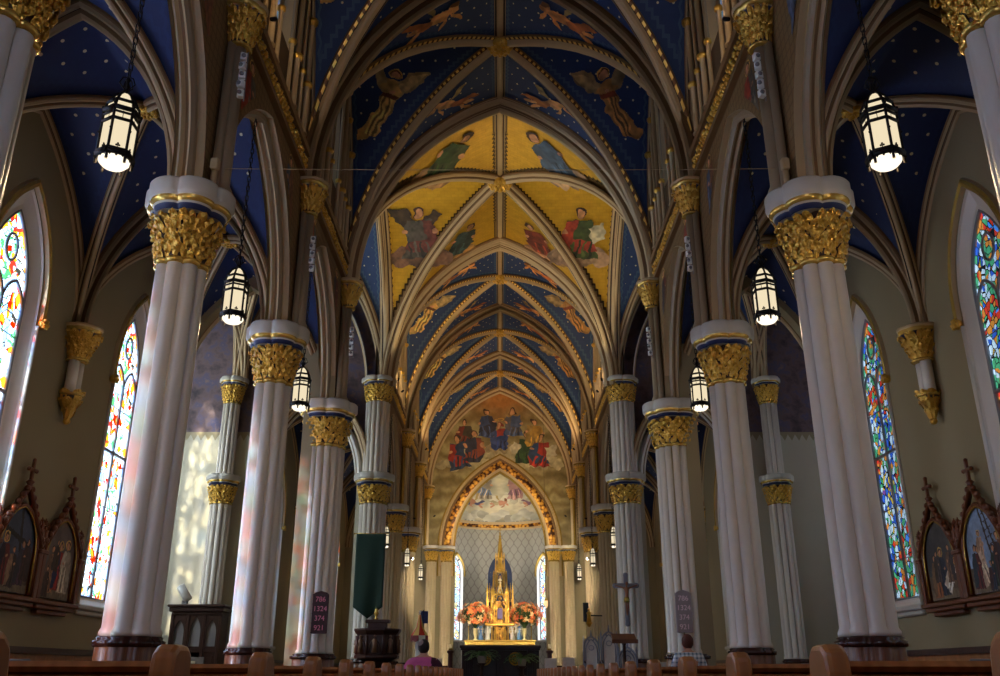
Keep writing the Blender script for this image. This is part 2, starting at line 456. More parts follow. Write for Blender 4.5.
def f_angel(c, robe=(200, 160, 90), wing=(170, 146, 98), sash=(110, 60, 30), hair=(90, 50, 26)):
    c.poly([(-.05, .62), (-.2, .85), (-.34, .98), (-.3, .7), (-.2, .55), (-.08, .48)], wing)
    c.poly([(.05, .62), (.18, .9), (.55, .98), (.42, .8), (.26, .6), (.1, .5)], wing)
    c.poly([(.1, .6), (.22, .82), (.5, .94), (.36, .78), (.2, .6)], tuple(int(v*1.2) for v in wing))
    c.ell(0, .8, .085, .085, (226, 184, 90), hole=.72)
    c.poly([(-.1, .7), (.09, .7), (.12, .5), (.1, .3), (.02, .05), (-.12, -.18), (-.3, -.3), (-.34, -.18), (-.26, .0), (-.14, .25), (-.12, .5)], robe)
    for i in range(5): c.poly([(-.08+.03*i, .45), (-.06+.03*i, .45), (-.2+.04*i, -.18), (-.25+.04*i, -.2)], tuple(int(v*(.6 if i % 2 else 1.25)) for v in robe))
    c.poly([(-.12, .5), (.12, .5), (.1, .42), (-.12, .41)], sash)
    c.poly([(-.1, .66), (-.17, .56), (-.03, .5), (.0, .56)], robe); c.poly([(.09, .66), (.17, .55), (.03, .48), (.0, .54)], robe)
    c.ell(0, .53, .035, .03, SKIN)
    c.ell(0, .8, .062, .07, hair); c.ell(0, .785, .045, .055, SKIN)
def f_cherub(c, body=(222, 160, 96), cloth_=(176, 96, 44), wing=(150, 130, 80)):
    c.poly([(.0, .1), (.1, .38), (.26, .44), (.16, .2)], wing)
    c.ell(-.3, .14, .085, .085, body); c.ell(-.3, .2, .08, .05, (120, 70, 30))
    c.ell(-.08, .05, .2, .1, body, rot=-.2); c.ell(.2, -.02, .17, .075, cloth_, rot=-.15)
    c.ell(.42, -.03, .12, .045, body, rot=.1); c.ell(.38, -.14, .13, .04, body, rot=-.4)
    c.ell(-.36, -.02, .12, .035, body, rot=.6); c.ell(-.14, -.1, .11, .035, body, rot=-.9)
    c.poly([(.15, .05), (.45, .16), (.62, .1), (.5, .05), (.25, -.02)], cloth_)
def f_seated(c, robe=(40, 70, 60), cloak=(60, 46, 40), cloud=(146, 110, 84), wings=False, hair=(60, 36, 22), book=False):
    if cloud:
        for i in range(9): c.ell(-.34+.085*i, -.4+.05*math.sin(i*2.1), .15, .13, tuple(int(v*(.8+.05*(i % 5))) for v in cloud))
    if wings: c.poly([(.05, .2), (.2, .42), (.52, .4), (.4, .22), (.2, .05)], (60, 44, 30)); c.poly([(-.05, .2), (-.2, .4), (-.34, .34), (-.18, .05)], (60, 44, 30))
    c.poly([(-.2, .22), (.18, .22), (.26, .0), (.2, -.2), (.3, -.42), (-.22, -.44), (-.28, -.2), (-.2, -.02)], robe)
    c.poly([(-.2, .2), (-.02, .22), (-.1, -.1), (.22, -.16), (.28, -.3), (-.1, -.34), (-.3, -.16)], cloak)
    for i in range(4): c.poly([(-.1+.09*i, -.14), (-.07+.09*i, -.14), (-.12+.1*i, -.42), (-.17+.1*i, -.42)], tuple(int(v*(.6 if i % 2 else 1.35)) for v in robe))
    c.ell(0, .34, .09, .105, hair); c.ell(0, .32, .065, .085, SKIN)
    c.ell(-.22, .02, .05, .04, SKIN); c.ell(.24, .0, .05, .04, SKIN)
    if book: c.poly([(.14, .08), (.36, .16), (.42, -.12), (.2, -.2)], (186, 176, 146))
def f_stand(c, robe=(70, 50, 40), cloak=(40, 36, 44), halo=False, hair=(60, 36, 22)):
    if halo: c.ell(0, .84, .1, .1, (214, 170, 80), hole=.75)
    c.poly([(-.12, .72), (.12, .72), (.2, .5), (.17, .2), (.2, -.02), (-.2, -.02), (-.16, .2), (-.19, .5)], robe)
    c.poly([(-.12, .72), (-.01, .73), (.04, .4), (-.1, .02), (-.22, .0), (-.2, .5)], cloak)
    for i in range(3): c.poly([(-.02+.06*i, .45), (.0+.06*i, .45), (.02+.07*i, .0), (-.02+.07*i, .0)], tuple(int(v*(.55 if i % 2 else 1.3)) for v in robe))
    c.ell(0, .83, .065, .08, hair); c.ell(0, .815, .048, .062, SKIN); c.ell(.1, .5, .035, .03, SKIN)

def art_mesh(name, cv, F, parent, mat=None, cut=True, label=None):
    """a painted patch: grid vertices F(x, y)->xyz (x 0..W/H, y 0..1), colour per vertex; transparent cells dropped"""
    h, w = cv.h, cv.w
    xs = np.arange(w)/h+.5/h; ys = np.arange(h)/h+.5/h
    X, Y = np.meshgrid(xs, ys); P = F(X, Y).reshape(-1, 3)
    idx = np.arange(h*w).reshape(h, w); q = np.stack([idx[:-1, :-1], idx[:-1, 1:], idx[1:, 1:], idx[1:, :-1]], -1).reshape(-1, 4)
    if cut:
        al = cv.a[..., 3].reshape(-1) > .5; q = q[al[q].sum(1) >= 3]
    used = np.unique(q); re = -np.ones(h*w, int); re[used] = np.arange(len(used)); q = re[q]; P = P[used]
    C = cv.a.reshape(-1, 4)[used].copy(); 
    bad = C[:, 3] < .5
    if bad.any(): C[bad, :3] = C[~bad, :3].mean(0)
    C[:, 3] = 1
    g_ = (vnoise(h, w, max(4, h//4), 77)*.6+vnoise(h, w, max(4, h//9), 78)*.8+.35).reshape(-1)[used][:, None]; g_ = g_ if h < 200 else 1+(g_-1)*.35; C[:, :3] = np.clip(C[:, :3]*g_, 0, 1)
    me = bpy.data.meshes.new(name); me.vertices.add(len(P)); me.vertices.foreach_set('co', P.astype(np.float32).ravel())
    me.loops.add(q.size); me.loops.foreach_set('vertex_index', q.astype(np.int32).ravel())
    me.polygons.add(len(q)); me.polygons.foreach_set('loop_start', np.arange(0, q.size, 4, dtype=np.int32))
    at = me.color_attributes.new('Col', 'FLOAT_COLOR', 'POINT'); at.data.foreach_set('color', C.astype(np.float32).ravel())
    me.materials.append(mat or M['art']); me.update(); me.validate()
    me.polygons.foreach_set('use_smooth', [True]*len(me.polygons))
    o = bpy.data.objects.new(name, me); COL.objects.link(o)
    if parent: o.parent = parent
    if label: o['label'] = label
    return o

# ------------------------------------------------------------------ vaults
def Pn(t, w, h):                     # normalised pointed profile: 1 at the crown, 0 at the springing
    R = (w*w+h*h)/(2*w); t = np.abs(t)*w
    return np.sqrt(np.maximum(0, R*R-(t+R-w)**2))/h
RIB = {}                              # (half breadth, depth) -> profile with material slots
def rib_prof(b, d, kind):
    # slots: 0 cream 1 tan 2 brown 3 gold/beads 4 slate
    if kind == 'main':
        pr = [(-b, -.02), (-b, .18*d), (-.88*b, .28*d), (-.8*b, .5*d), (-.62*b, .58*d), (-.55*b, .46*d), (-.45*b, .52*d), (-.38*b, .8*d), (-.22*b, .98*d), (0, 1.05*d),
              (.22*b, .98*d), (.38*b, .8*d), (.45*b, .52*d), (.55*b, .46*d), (.62*b, .58*d), (.8*b, .5*d), (.88*b, .28*d), (b, .18*d), (b, -.02)]
        ms = [1, 1, 0, 0, 2, 2, 1, 0, 0, 0, 0, 1, 2, 2, 0, 0, 1, 1]
    else:
        pr = [(-b, -.02), (-b, .25*d), (-.75*b, .45*d), (-.6*b, .4*d), (-.45*b, .75*d), (-.2*b, d), (.2*b, d), (.45*b, .75*d), (.6*b, .4*d), (.75*b, .45*d), (b, .25*d), (b, -.02)]
        ms = [1, 1, 2, 0, 0, 0, 0, 0, 2, 3, 1] if kind == 'bead' else [1, 1, 2, 1, 0, 0, 0, 1, 2, 1, 1]
    return pr, ms
RIBM = None
def vault_mesh(name, w, L, zs, h, N, mat):
    """groined bay centred at 0,0; half width w along x, half length L along y"""
    t = np.sin(np.linspace(-1, 1, 2*N+1)*PI/2*.999); t[N] = 0; t[0] = -1; t[-1] = 1
    U, V = np.meshgrid(t, t)
    mn = np.minimum(abs(U), abs(V)); Z = zs+h*Pn(mn, w, h)
    P = np.stack([U*w, V*L, Z], -1).reshape(-1, 3)
    n = 2*N+1; fs = []
    for j in range(2*N):
        for i in range(2*N):
            a, b, c, d = j*n+i, j*n+i+1, (j+1)*n+i+1, (j+1)*n+i
            if (i < N) == (j < N): fs += [(a, b, c), (a, c, d)]
            else: fs += [(a, b, d), (b, c, d)]
    me = bpy.data.meshes.new(name); me.from_pydata(P.tolist(), [], fs)
    sl = 1/math.hypot(1/w, 1/L)*1.0
    dg = abs(abs(U)-abs(V))*sl*.9
    E = np.minimum(np.minimum((1-abs(U))*w, (1-abs(V))*L), dg)
    lat = abs(U) > abs(V)
    ne = np.argmin(np.stack([(1-abs(U))*w, (1-abs(V))*L, dg]), 0); A3 = np.where(ne == 0, V*L, np.where(ne == 1, U*w, (abs(U)+abs(V))/2*math.hypot(w, L)*1.1)).reshape(-1)
    E = np.minimum(E, np.where(lat, 9, abs(U)*w+.02)).reshape(-1) if w > 4 else E.reshape(-1)
    at = me.attributes.new('edge', 'FLOAT', 'POINT'); at.data.foreach_set('value', E.astype(np.float32))
    a2 = me.attributes.new('along', 'FLOAT', 'POINT'); a2.data.foreach_set('value', A3.astype(np.float32))
    uvl = me.uv_layers.new(name='UVMap')
    # uv: arc length within the cell
    tt = np.linspace(0, 1, 400)
    def arc(wid):
        zz = h*Pn(tt, w, h); ds = np.sqrt(np.diff(tt*wid)**2+np.diff(zz)**2); return np.concatenate([[0], np.cumsum(ds)])
    aw, aL = arc(w), arc(L)
    UU = np.interp(abs(U), tt, aw)*np.sign(U); VV = np.interp(abs(V), tt, aL)*np.sign(V)
    uE = np.stack([UU, V*L], -1).reshape(-1, 2); uN = np.stack([U*w, VV], -1).reshape(-1, 2)
    Uf, Vf = U.reshape(-1), V.reshape(-1)
    vi = np.array([v for f in fs for v in f]); cu = np.abs(Uf[vi]).reshape(-1, 3).mean(1); cv_ = np.abs(Vf[vi]).reshape(-1, 3).mean(1)
    selE = np.repeat(cv_ > cu, 3)[:, None]
    uv = np.where(selE, uE[vi], uN[vi]); uvl.data.foreach_set('uv', uv.astype(np.float32).ravel())
    me.materials.append(mat); me.polygons.foreach_set('use_smooth', [True]*len(me.polygons)); me.update()
    return me
def boss_mb(r):
    mb = MB(); mb.lathe([(r*.9, .0), (r, -.08*r*4), (r*.8, -.5*r), (r*.5, -.62*r), (r*.2, -.5*r)], seg=20, lobes=lambda a, q: q*(1+.08*math.cos(10*a)))
    for i in range(12):
        a = 2*PI*i/12; mb.ball((r*.78*math.cos(a), r*.78*math.sin(a), -.42*r), r*.2, seg=7, rings=5)
    for i in range(6):
        a = 2*PI*i/6+.3; mb.ball((r*.38*math.cos(a), r*.38*math.sin(a), -.6*r), r*.17, seg=7, rings=5)
    return mb
def ceiling(name, w, L, zs, h, mat, kinds, N=44, ridge=True, ends=(True, True), lateral=True, figs=None, boss=.3, db=.2, dd=.2, tb=.3, td=.34):
    me = vault_mesh(name, w, L, zs, h, N, mat); o = bpy.data.objects.new(name, me); COL.objects.link(o); o['kind'] = 'structure'
    ts = [x for x in np.sin(np.linspace(-1, 1, 33)*PI/2)]
    rm = [M['cream'], M['tan'], M['brown'], M['beads'], M['slate']]
    z_ = lambda t_: zs+h*float(Pn(t_, w, h))
    for sgn, kd in ((1, kinds[0]), (-1, kinds[0])):
        pr, ms = rib_prof(db, dd, kd); mb = MB()
        mb.sweep([(t_*w, t_*L*sgn, z_(t_)) for t_ in ts], pr, Vector((L*sgn, -w, 0)), ms, flip=-1)
        r_ = mb.build('diagonal_rib', rm, o)
    for e, on in ((-1, ends[0]), (1, ends[1])):
        if not on: continue
        pr, ms = rib_prof(tb, td, 'main'); mb = MB(); mb.sweep([(t_*w, e*L, z_(t_)) for t_ in ts], pr, (0, -1, 0), ms, flip=-1)
        mb.build('transverse_rib', rm, o)
    if lateral:
        for e in (-1, 1):
            pr, ms = rib_prof(lateral if lateral is not True else .16, .2, 'main'); mb = MB(); mb.sweep([(e*w, t_*L, z_(t_)) for t_ in ts], pr, (1, 0, 0), ms, flip=-1)
            mb.build('wall_rib', rm, o)
    if ridge:
        pr, ms = rib_prof(.26, .12, 'main'); mb = MB(); mb.sweep([(0, -L, zs+h), (0, L, zs+h)], pr, (1, 0, 0), ms, flip=-1); mb.build('ridge_rib', rm, o)
    b = boss_mb(boss).build('boss', M['gold'], o, (0, 0, zs+h-.12))
    # painted figures on the webs
    tt = np.linspace(0, 1, 400)
    def arcinv(wid):
        zz = h*Pn(tt, w, h); ds = np.sqrt(np.diff(tt*wid)**2+np.diff(zz)**2); return np.concatenate([[0], np.cumsum(ds)])
    aw, aL = arcinv(w), arcinv(L)
    for f in (figs or []):
        nm, cv, cell, uc, vc, size, rot, lab = f
        asp = cv.w/cv.h
        def F(X, Y, cell=cell, uc=uc, vc=vc, size=size, rot=rot):
            a = (X-asp/2)*size; b_ = (Y-.5)*size; p = a*math.cos(rot)-b_*math.sin(rot); q = a*math.sin(rot)+b_*math.cos(rot)
            if cell == 'lat':              # x plain, y by arc length
                x = uc*w+p; s0 = np.interp(abs(vc), tt, aL); s_ = np.clip(s0*np.sign(vc)+q, -aL[-1], aL[-1])
                v = np.interp(abs(s_), aL, tt)*np.sign(s_); y = v*L; zz = zs+h*Pn(v, w, h); nx, ny = 0*x, v*0+np.sign(vc)
                return np.stack([x, y-ny*.03, zz-.05], -1)
            y = vc*L+q; s0 = np.interp(abs(uc), tt, aw); s_ = np.clip(s0*np.sign(uc)+p, -aw[-1], aw[-1])
            u = np.interp(abs(s_), aw, tt)*np.sign(s_); x = u*w; zz = zs+h*Pn(u, w, h)
            return np.stack([x-np.sign(uc)*.03, y, zz-.05], -1)
        art_mesh(nm, cv, F, o, label=lab)
    return o

# ------------------------------------------------------------------ columns
def leafy_capital(r0, r1, z0, z1, n, lobes, seed=3, rows=2):
    """gilt foliage capital: bell + rings of curled leaves"""
    mb = MB(); h = z1-z0; rr = random.Random(seed)
    mb.lathe([(r0*.98, z0), (r0*1.0, z0+.2*h), (r0+(r1-r0)*.35, z0+.6*h), (r1*.88, z1-.02), (r1*.86, z1)], seg=48, lobes=lobes, mi=1)
    for row in range(rows+1):
        m = n if row < rows else n
        for i in range(m):
            a = 2*PI*(i+(row % 2)*.5)/m+rr.uniform(-.04, .04)
            st_ = .72/max(1, rows); zb = z0+h*(.02+st_*row)+rr.uniform(-.03, .03)*h; zt = zb+h*st_*1.3; q = lambda t_: lobes(a, r0+(r1-r0)*(t_**1.6)) if lobes else r0+(r1-r0)*(t_**1.6)
            wd = PI*1.0*r1/m*(1.0 if row else .8)*rr.uniform(.8, 1.15)
            t0 = max(0, (zb-z0)/h); t1 = min(1, (zt-z0)/h)
            rb = q(t0); rt = q(t1)
            cu = .03+.07*t1
            # leaf spine: up the bell then curling outwards and down
            sp = [(rb+.004, zb, .45), (rb*.5+rt*.5+.02, (zb+zt)/2, 1.), (rt+.03*r1/.6+.02, zt-.03*h, .95), (rt+cu*r1/.6+.02, zt, .7), (rt+cu*1.3*r1/.6, zt-.1*h, .3)]
            vs = []; ca, sa = math.cos(a), math.sin(a); ln_ = rr.uniform(-.8, .8)*wd
            for j_, (r_, z_, k_) in enumerate(sp):
                for sd, bz in ((-1, -.03*h), (-.5, .01), (0, .03*h), (.5, .01), (1, -.03*h)):
                    off = sd*wd*k_+ln_*j_/4; jz = rr.uniform(-.02, .02)*h
                    x = (r_-abs(sd)*.03)*ca-off*sa; y = (r_-abs(sd)*.03)*sa+off*ca; vs.append((x, y, z_+bz*.5+jz))
            fs = [(j*5+i_, j*5+i_+1, (j+1)*5+i_+1, (j+1)*5+i_) for j in range(4) for i_ in range(4)]
            mb.add(vs, fs, 0, False)
            mb.ball((( rt+cu*r1/.6)*ca, (rt+cu*r1/.6)*sa, zt-.05*h), .03*r1/.6+.008, seg=6, rings=4)
    return mb
def lobef(n, amp, ph=0.):
    def f(a, r): return r*(1-amp+amp*abs(math.cos(n*(a-ph)/2))**.6*1.0)
    return f
def column(name, R, n, zcap0, zcap1, ztop, zbase, base=True, zfoot=0., capR=None, lab=None, cat='column', warm=False, seed=3, dark=False):
    """a clustered column standing at the origin"""
    root = thing(name, (0, 0, 0), lab, cat, kind='thing')
    capR = capR or R*1.55
    sm = M['shaft_warm'] if warm else M['shaft']
    big = R*.27 if n == 12 else R*(.30 if n == 8 else .185 if n > 12 else .23)
    if base:
        mb = MB(); lf = lobef(8, .1)
        mb.lathe([(R*1.12, zfoot), (R*1.12, zbase-.16), (R*1.02, zbase-.1)], seg=64, lobes=lf); mb.build('plinth', M['redwood'], root)
        mb = MB(); mb.lathe([(R*1.05, zbase-.16), (R*1.2, zbase-.14), (R*1.22, zbase-.07), (R*1.1, zbase-.05), (R*1.13, zbase-.02), (R*1.04, zbase)], seg=64, lobes=lf); mb.build('base_moulding', M['plinth_dark'], root)
    mb = MB(); mb.lathe([(R*.78, zbase), (R*.78, zcap0+.05)], seg=24); mb.build('core', M['groove'], root)
    for i in range(n):
        a = 2*PI*i/n; q = big; ra = R-q
        if n == 12 and i % 2: q = big*.45; ra = R*.86-q
        mb = MB(); x, y = ra*math.cos(a), ra*math.sin(a)
        mb.lathe([(q*1.25, zbase), (q*1.25, zbase+.06), (q, zbase+.12), (q, zcap0-.02)], (x, y), 14)
        so_ = mb.build('shaft', sm, root)
        mb = MB(); mb.lathe([(q*1.05, zcap0-.06), (q*1.35, zcap0-.03), (q*1.35, zcap0+.01), (q*1.1, zcap0+.05)], (x, y), 14); mb.build('neck_ring', M['gold_smooth'], so_)
    lf = lobef(8 if n == 8 else 12, .07)
    leafy_capital(R*.98, capR*.8, zcap0, zcap1, 20, lobef(8 if n == 8 else 7, .17), seed, 5).build('capital', [M['gold'], M['under_gold']], root)
    lf2 = lobef(6, .13); dz = ztop-zcap1
    mb = MB(); mb.lathe([(capR*.84, zcap1-.01), (capR*.9, zcap1+.16*dz, 1), (capR*.93, zcap1+.22*dz, 0), (capR*.99, zcap1+.26*dz, 2), (capR*1.02, zcap1+.34*dz, 2), (capR*1.0, zcap1+.4*dz, 2),
                         (capR*1.06, zcap1+.46*dz), (capR*1.08, zcap1+.52*dz), (capR*1.08, ztop-.04), (capR*1.04, ztop)], seg=96, lobes=lf2)
    mb.build('abacus', [M['abacus'], M['navy'], M['gold_smooth']], root)
    return root
# ------------------------------------------------------------------ building shell
XN = .945*S; XNo = 1.03*S; XA = 1.92*S; XT = 3.25*S
ZS, ZR = ZZ(2.2), ZZ(3.53)
NAVE = [-.48, .72, 1.92, 3.12, 4.32]; CHOIR = [7.66, 9.075, 10.49]
NP = [1.32, 2.52, 3.72]; CP = [8.37, 9.78]
TOP = ZZ(3.75)

mb = MB(); mb.box(-XT-1, XT+1, -1.3*S, 13*S, -.2, 0, 0)
k = NT('polished_floor_tiles'); br = k.n('ShaderNodeTexChecker'); br.inputs['Scale'].default_value = 1.6
br.inputs['Color1'].default_value = (*lin((110, 94, 74)), 1); br.inputs['Color2'].default_value = (*lin((96, 70, 54)), 1); k.l(k.obj(), br.inputs[0])
k.bsdf(br.outputs[0], .3)
fl = mb.build('floor', k.m); tag(fl, kind='structure')
mb = MB(); mb.box(-1.3*S, 1.3*S, 5.75*S, 7.0*S, 0.0, .3); mb.box(-1.25*S, 1.25*S, 5.85*S, 6.95*S, .15, .3); mb.box(-.98*S, .98*S, 7.0*S, 12.3*S, 0.0, .45); mb.box(-.9*S, .9*S, 7.25*S, 12.3*S, .45, .6); mb.box(-.7*S, .7*S, 9.9*S, 12.1*S, .6, 1.1)
st = mb.build('trim_sanctuary_steps', plain('pale_marble', (120, 108, 92), .3)); tag(st, kind='structure')

def Px(x0, x1):  return lambda s_, z, k_: ((x0 if k_ == 0 else x1), s_, z)
def Py(y0, y1):  return lambda s_, z, k_: (s_, (y0 if k_ == 0 else y1), z)
WIN = dict(w=.21*S, sill=ZZ(.29), spr=ZZ(1.42), h=.44*S); DW = .07
WINC = dict(w=.19*S, sill=ZZ(.2), spr=ZZ(1.25), h=.4*S)
TW = dict(w=.34*S, sill=ZZ(.75), spr=ZZ(2.2), h=.7*S)
def wop(c, W_=WIN): return (c*S, W_['w'], W_['sill'], W_['spr'], W_['h'])

walls = {}
for sd, nm in ((-1, 'left'), (1, 'right')):
    mb = MB(); strip_wall(mb, Px(sd*XA, sd*(XA+.6)), -1.08*S, 4.92*S, 0, TOP, [wop(c+DW) for c in NAVE[1:]])
    strip_wall(mb, Px(sd*XA, sd*(XA+.6)), 7.05*S, 11.2*S, 0, TOP, [wop(c, WINC) for c in CHOIR])
    w = mb.build('wall_'+nm, [M['wall'], M['wall']]); tag(w, kind='structure'); walls[nm] = w
    # arcade and clerestory wall
    mb = MB()
    for y0, y1, cs, hw in ((-1.08, 4.96, NAVE, .525), (6.93, 11.2, CHOIR, .62)):
        strip_wall(mb, Px(sd*XN, sd*XNo), y0*S, y1*S, ZZ(1.44), ZZ(2.28), [(c*S, hw*S, ZZ(1.44), ZZ(1.44), .72*S) for c in cs], 0, 1)
        strip_wall(mb, Px(sd*XN, sd*XNo), y0*S, y1*S, ZZ(2.28), TOP, [(c*S, .13*S, ZZ(2.6), ZZ(2.95), .3*S) for c in cs], 2, 1)
    w = mb.build('wall_arcade_'+nm, [M['spandrel'], M['cream'], M['wall_dark']]); tag(w, kind='structure'); walls['arc'+nm] = w
    # mouldings round each arch, inner and outer face
    for cs, hw in ((NAVE[1:], .525), (CHOIR, .62)):
        for c in cs:
            pts = [(0, a, b) for a, b in parch(hw*S, .72*S, 14, 0, 0)]
            b = .05*S
            pr = [(-b*.9, .0), (-b*.95, -.08), (-b*.85, -.14), (-b*.75, -.06), (-b*.55, .0), (-b*.5, .1), (-b*.3, .16), (-b*.1, .1), (b*.1, .1), (b*.3, .16), (b*.5, .1), (b*.55, 0), (b*.75, -.06), (b*.85, -.14), (b*.95, -.08), (b*.9, 0)]
            ms = [0, 1, 3, 3, 0, 0, 1, 2, 1, 0, 0, 3, 3, 1, 0]
            mb = MB(); mb.sweep(pts, pr, (1, 0, 0), ms, flip=-1)
            mb.build('arch_moulding', [M['shaft_upper'], M['cream'], M['tan'], M['gold_smooth']], w, (sd*1.0*S, c*S, ZZ(1.44)))
    # string course with gilt foliage
    for y0, y1 in ((-1.08, 4.92), (6.95, 11.2)):
        mb = MB(); x = sd*XN; i = -sd
        for a, b, p_, m_ in ((2.2, 2.225, .14, 0), (2.225, 2.238, .1, 1), (2.238, 2.3, .08, 2), (2.3, 2.313, .1, 1), (2.313, 2.35, .18, 0)):
            xa, xb = sorted((x, x+i*p_)); mb.box(xa, xb, y0*S, y1*S, ZZ(a), ZZ(b), m_)
        mb.build('string_course', [M['tan'], M['brown'], M['foliage_band']], w)
        mb = MB(); rr_ = random.Random(4)
        yy_ = max(y0, 1.2)*S
        while yy_ < y1*S:
            for q_ in (2.252, 2.285): mb.ball((sd*(XN-.1), yy_+rr_.uniform(-.04, .04), ZZ(q_)+rr_.uniform(-.03, .03)), rr_.uniform(.05, .085), seg=6, rings=4)
            yy_ += .16
        mb.build('gilt_leaf_trail', M['gold'], w)
    # clerestory colonnettes
    for cs, L in ((NAVE[1:], .6), (CHOIR, .7)):
        for c in cs:
            for j in range(-4, 5):
                if abs(j) == 0: continue
                y = (c+j*.105*L/.6)*S; top = ZS+(ZR-ZS)*float(Pn(abs(j*.105)/.6, 5.1, ZR-ZS))-.15
                r_ = .055 if j % 2 else .08
                mb = MB(); mb.lathe([(r_*1.6, ZZ(2.36)), (r_, ZZ(2.36)+.1), (r_, ZZ(2.62), 0), (r_*1.9, ZZ(2.62)+.03, 1), (r_*1.9, ZZ(2.62)+.12, 1), (r_, ZZ(2.62)+.15, 1), (r_, top-.2, 0), (r_*2, top-.1, 1), (r_*2, top, 1)], (sd*(XN-.1), y), 8)
                mb.build('colonnette', [M['cream'], M['gold']], w)
    # transept: west return, end wall, east wall
    mb = MB()
    strip_wall(mb, Py(4.92*S, 4.92*S-.5), min(sd*XN, sd*XT), max(sd*XN, sd*XT), 0, TOP, [(sd*1.495*S, .385*S, 0, ZZ(1.46), .7*S)])
    w2 = mb.build('wall_transept_west_'+nm, M['wall']); tag(w2, kind='structure')
    mb = MB(); strip_wall(mb, Px(sd*XT, sd*(XT+.6)), 4.7*S, 7.3*S, 0, TOP, [(cc_*S, TW['w'], TW['sill'], TW['spr'], TW['h']) for cc_ in (5.4, 6.42)])
    w2 = mb.build('wall_transept_end_'+nm, M['wall']); tag(w2, kind='structure')
    mb = MB(); strip_wall(mb, Py(7.05*S, 7.05*S+.5), min(sd*1.0*S, sd*XT), max(sd*1.0*S, sd*XT), 0, TOP, [(sd*1.52*S, .37*S, 0, ZZ(1.46), .66*S)])
    w2 = mb.build('wall_transept_east_'+nm, M['transept_wall']); tag(w2, kind='structure'); walls['te'+nm] = w2
    pts = [(a, 0, b) for a, b in parch(.37*S, .66*S, 14)]; b = .12
    mb = MB(); mb.sweep(pts, [(-b, 0), (-b*1.6, -.1), (-b, -.2), (-b*.5, .05), (-b*.3, .12), (b*.3, .12), (b*.5, .05), (b, -.2), (b*1.6, -.1), (b, 0)], (0, -1, 0), [0, 0, 2, 0, 0, 0, 1, 0, 0], flip=-1)
    mb.build('arch_moulding', [M['shaft'], M['tan'], M['gold_smooth']], w2, (sd*1.52*S, 7.05*S, ZZ(1.46)))
    # tall striped blind arch on the east wall beside the crossing
    pts = [(a, 0, b) for a, b in parch(.52*S, 1.1*S, 14)]
    mb = MB(); mb.sweep(pts, [(-.2, 0), (-.22, .06), (-.1, .12), (-.05, .0), (.05, .0), (.1, .12), (.2, .06), (.2, 0)], (0, -1, 0), [0, 1, 2, 2, 2, 1, 0], flip=-1)
    mb.build('blind_arch', [M['shaft'], M['cream'], M['brown']], w2, (sd*1.62*S, 7.05*S-.12, ZS))
# end walls
mb = MB(); strip_wall(mb, Py(-1.08*S, -1.08*S-.6), -XA, XA, 0, TOP, [(0, .45*S, ZZ(1.0), ZZ(2.2), .9*S)])
tag(mb.build('wall_back', M['wall']), kind='structure')
mb = MB(); strip_wall(mb, Py(11.2*S, 11.2*S+.3), -XA, XA, 0, TOP, [(0, .56*S, 0, ZZ(1.44), .94*S)])
wf = mb.build('wall_front', M['wall']); tag(wf, kind='structure')

# ceilings ------------------------------------------------------------------
def cvs(seed, w=96, h=96): return Cv(w, h, None, seed)
def fig(kind, seed, w, h, ox, oy, k_, rot=0., flip=1., **kw):
    c = cvs(seed, w, h).at(ox, oy, k_, rot, flip); kind(c, **kw); return c
W1, W2 = 150, 120
figs_blue = [
 ('painted_angel', fig(f_angel, 3, 130, 140, .46, .64, .62, PI+.3, -1), 'lat', -.77, .5, 3.6, 0, 'painted angel in a golden brown robe with spread wings'),
 ('painted_angel', fig(f_angel, 9, 130, 140, .46, .64, .62, PI-.3, 1, robe=(168, 120, 62), wing=(140, 116, 78), sash=(120, 50, 26)), 'lat', .77, .5, 3.6, 0, 'painted angel in a russet robe holding a lily'),
 ('painted_cherub', fig(f_cherub, 5, 150, 100, .75, .5, .9, PI+.3, -1), 'end', -.35, .66, 2.3, 0, 'painted cherub flying with rings'),
 ('painted_cherub', fig(f_cherub, 6, 150, 100, .75, .5, .9, PI-.3, 1, cloth_=(160, 90, 30)), 'end', .35, .66, 2.3, 0, 'painted cherub with an orange sash'),
 ('painted_cherub', fig(f_cherub, 7, 150, 100, .75, .5, .9, PI+.2, 1, cloth_=(190, 110, 50)), 'end', -.38, -.66, 2.4, 0, 'painted cherub holding a star'),
 ('painted_cherub', fig(f_cherub, 8, 150, 100, .75, .5, .9, PI-.2, -1, body=(226, 150, 80)), 'end', .38, -.66, 2.4, 0, 'painted cherub reaching for a star'),
]
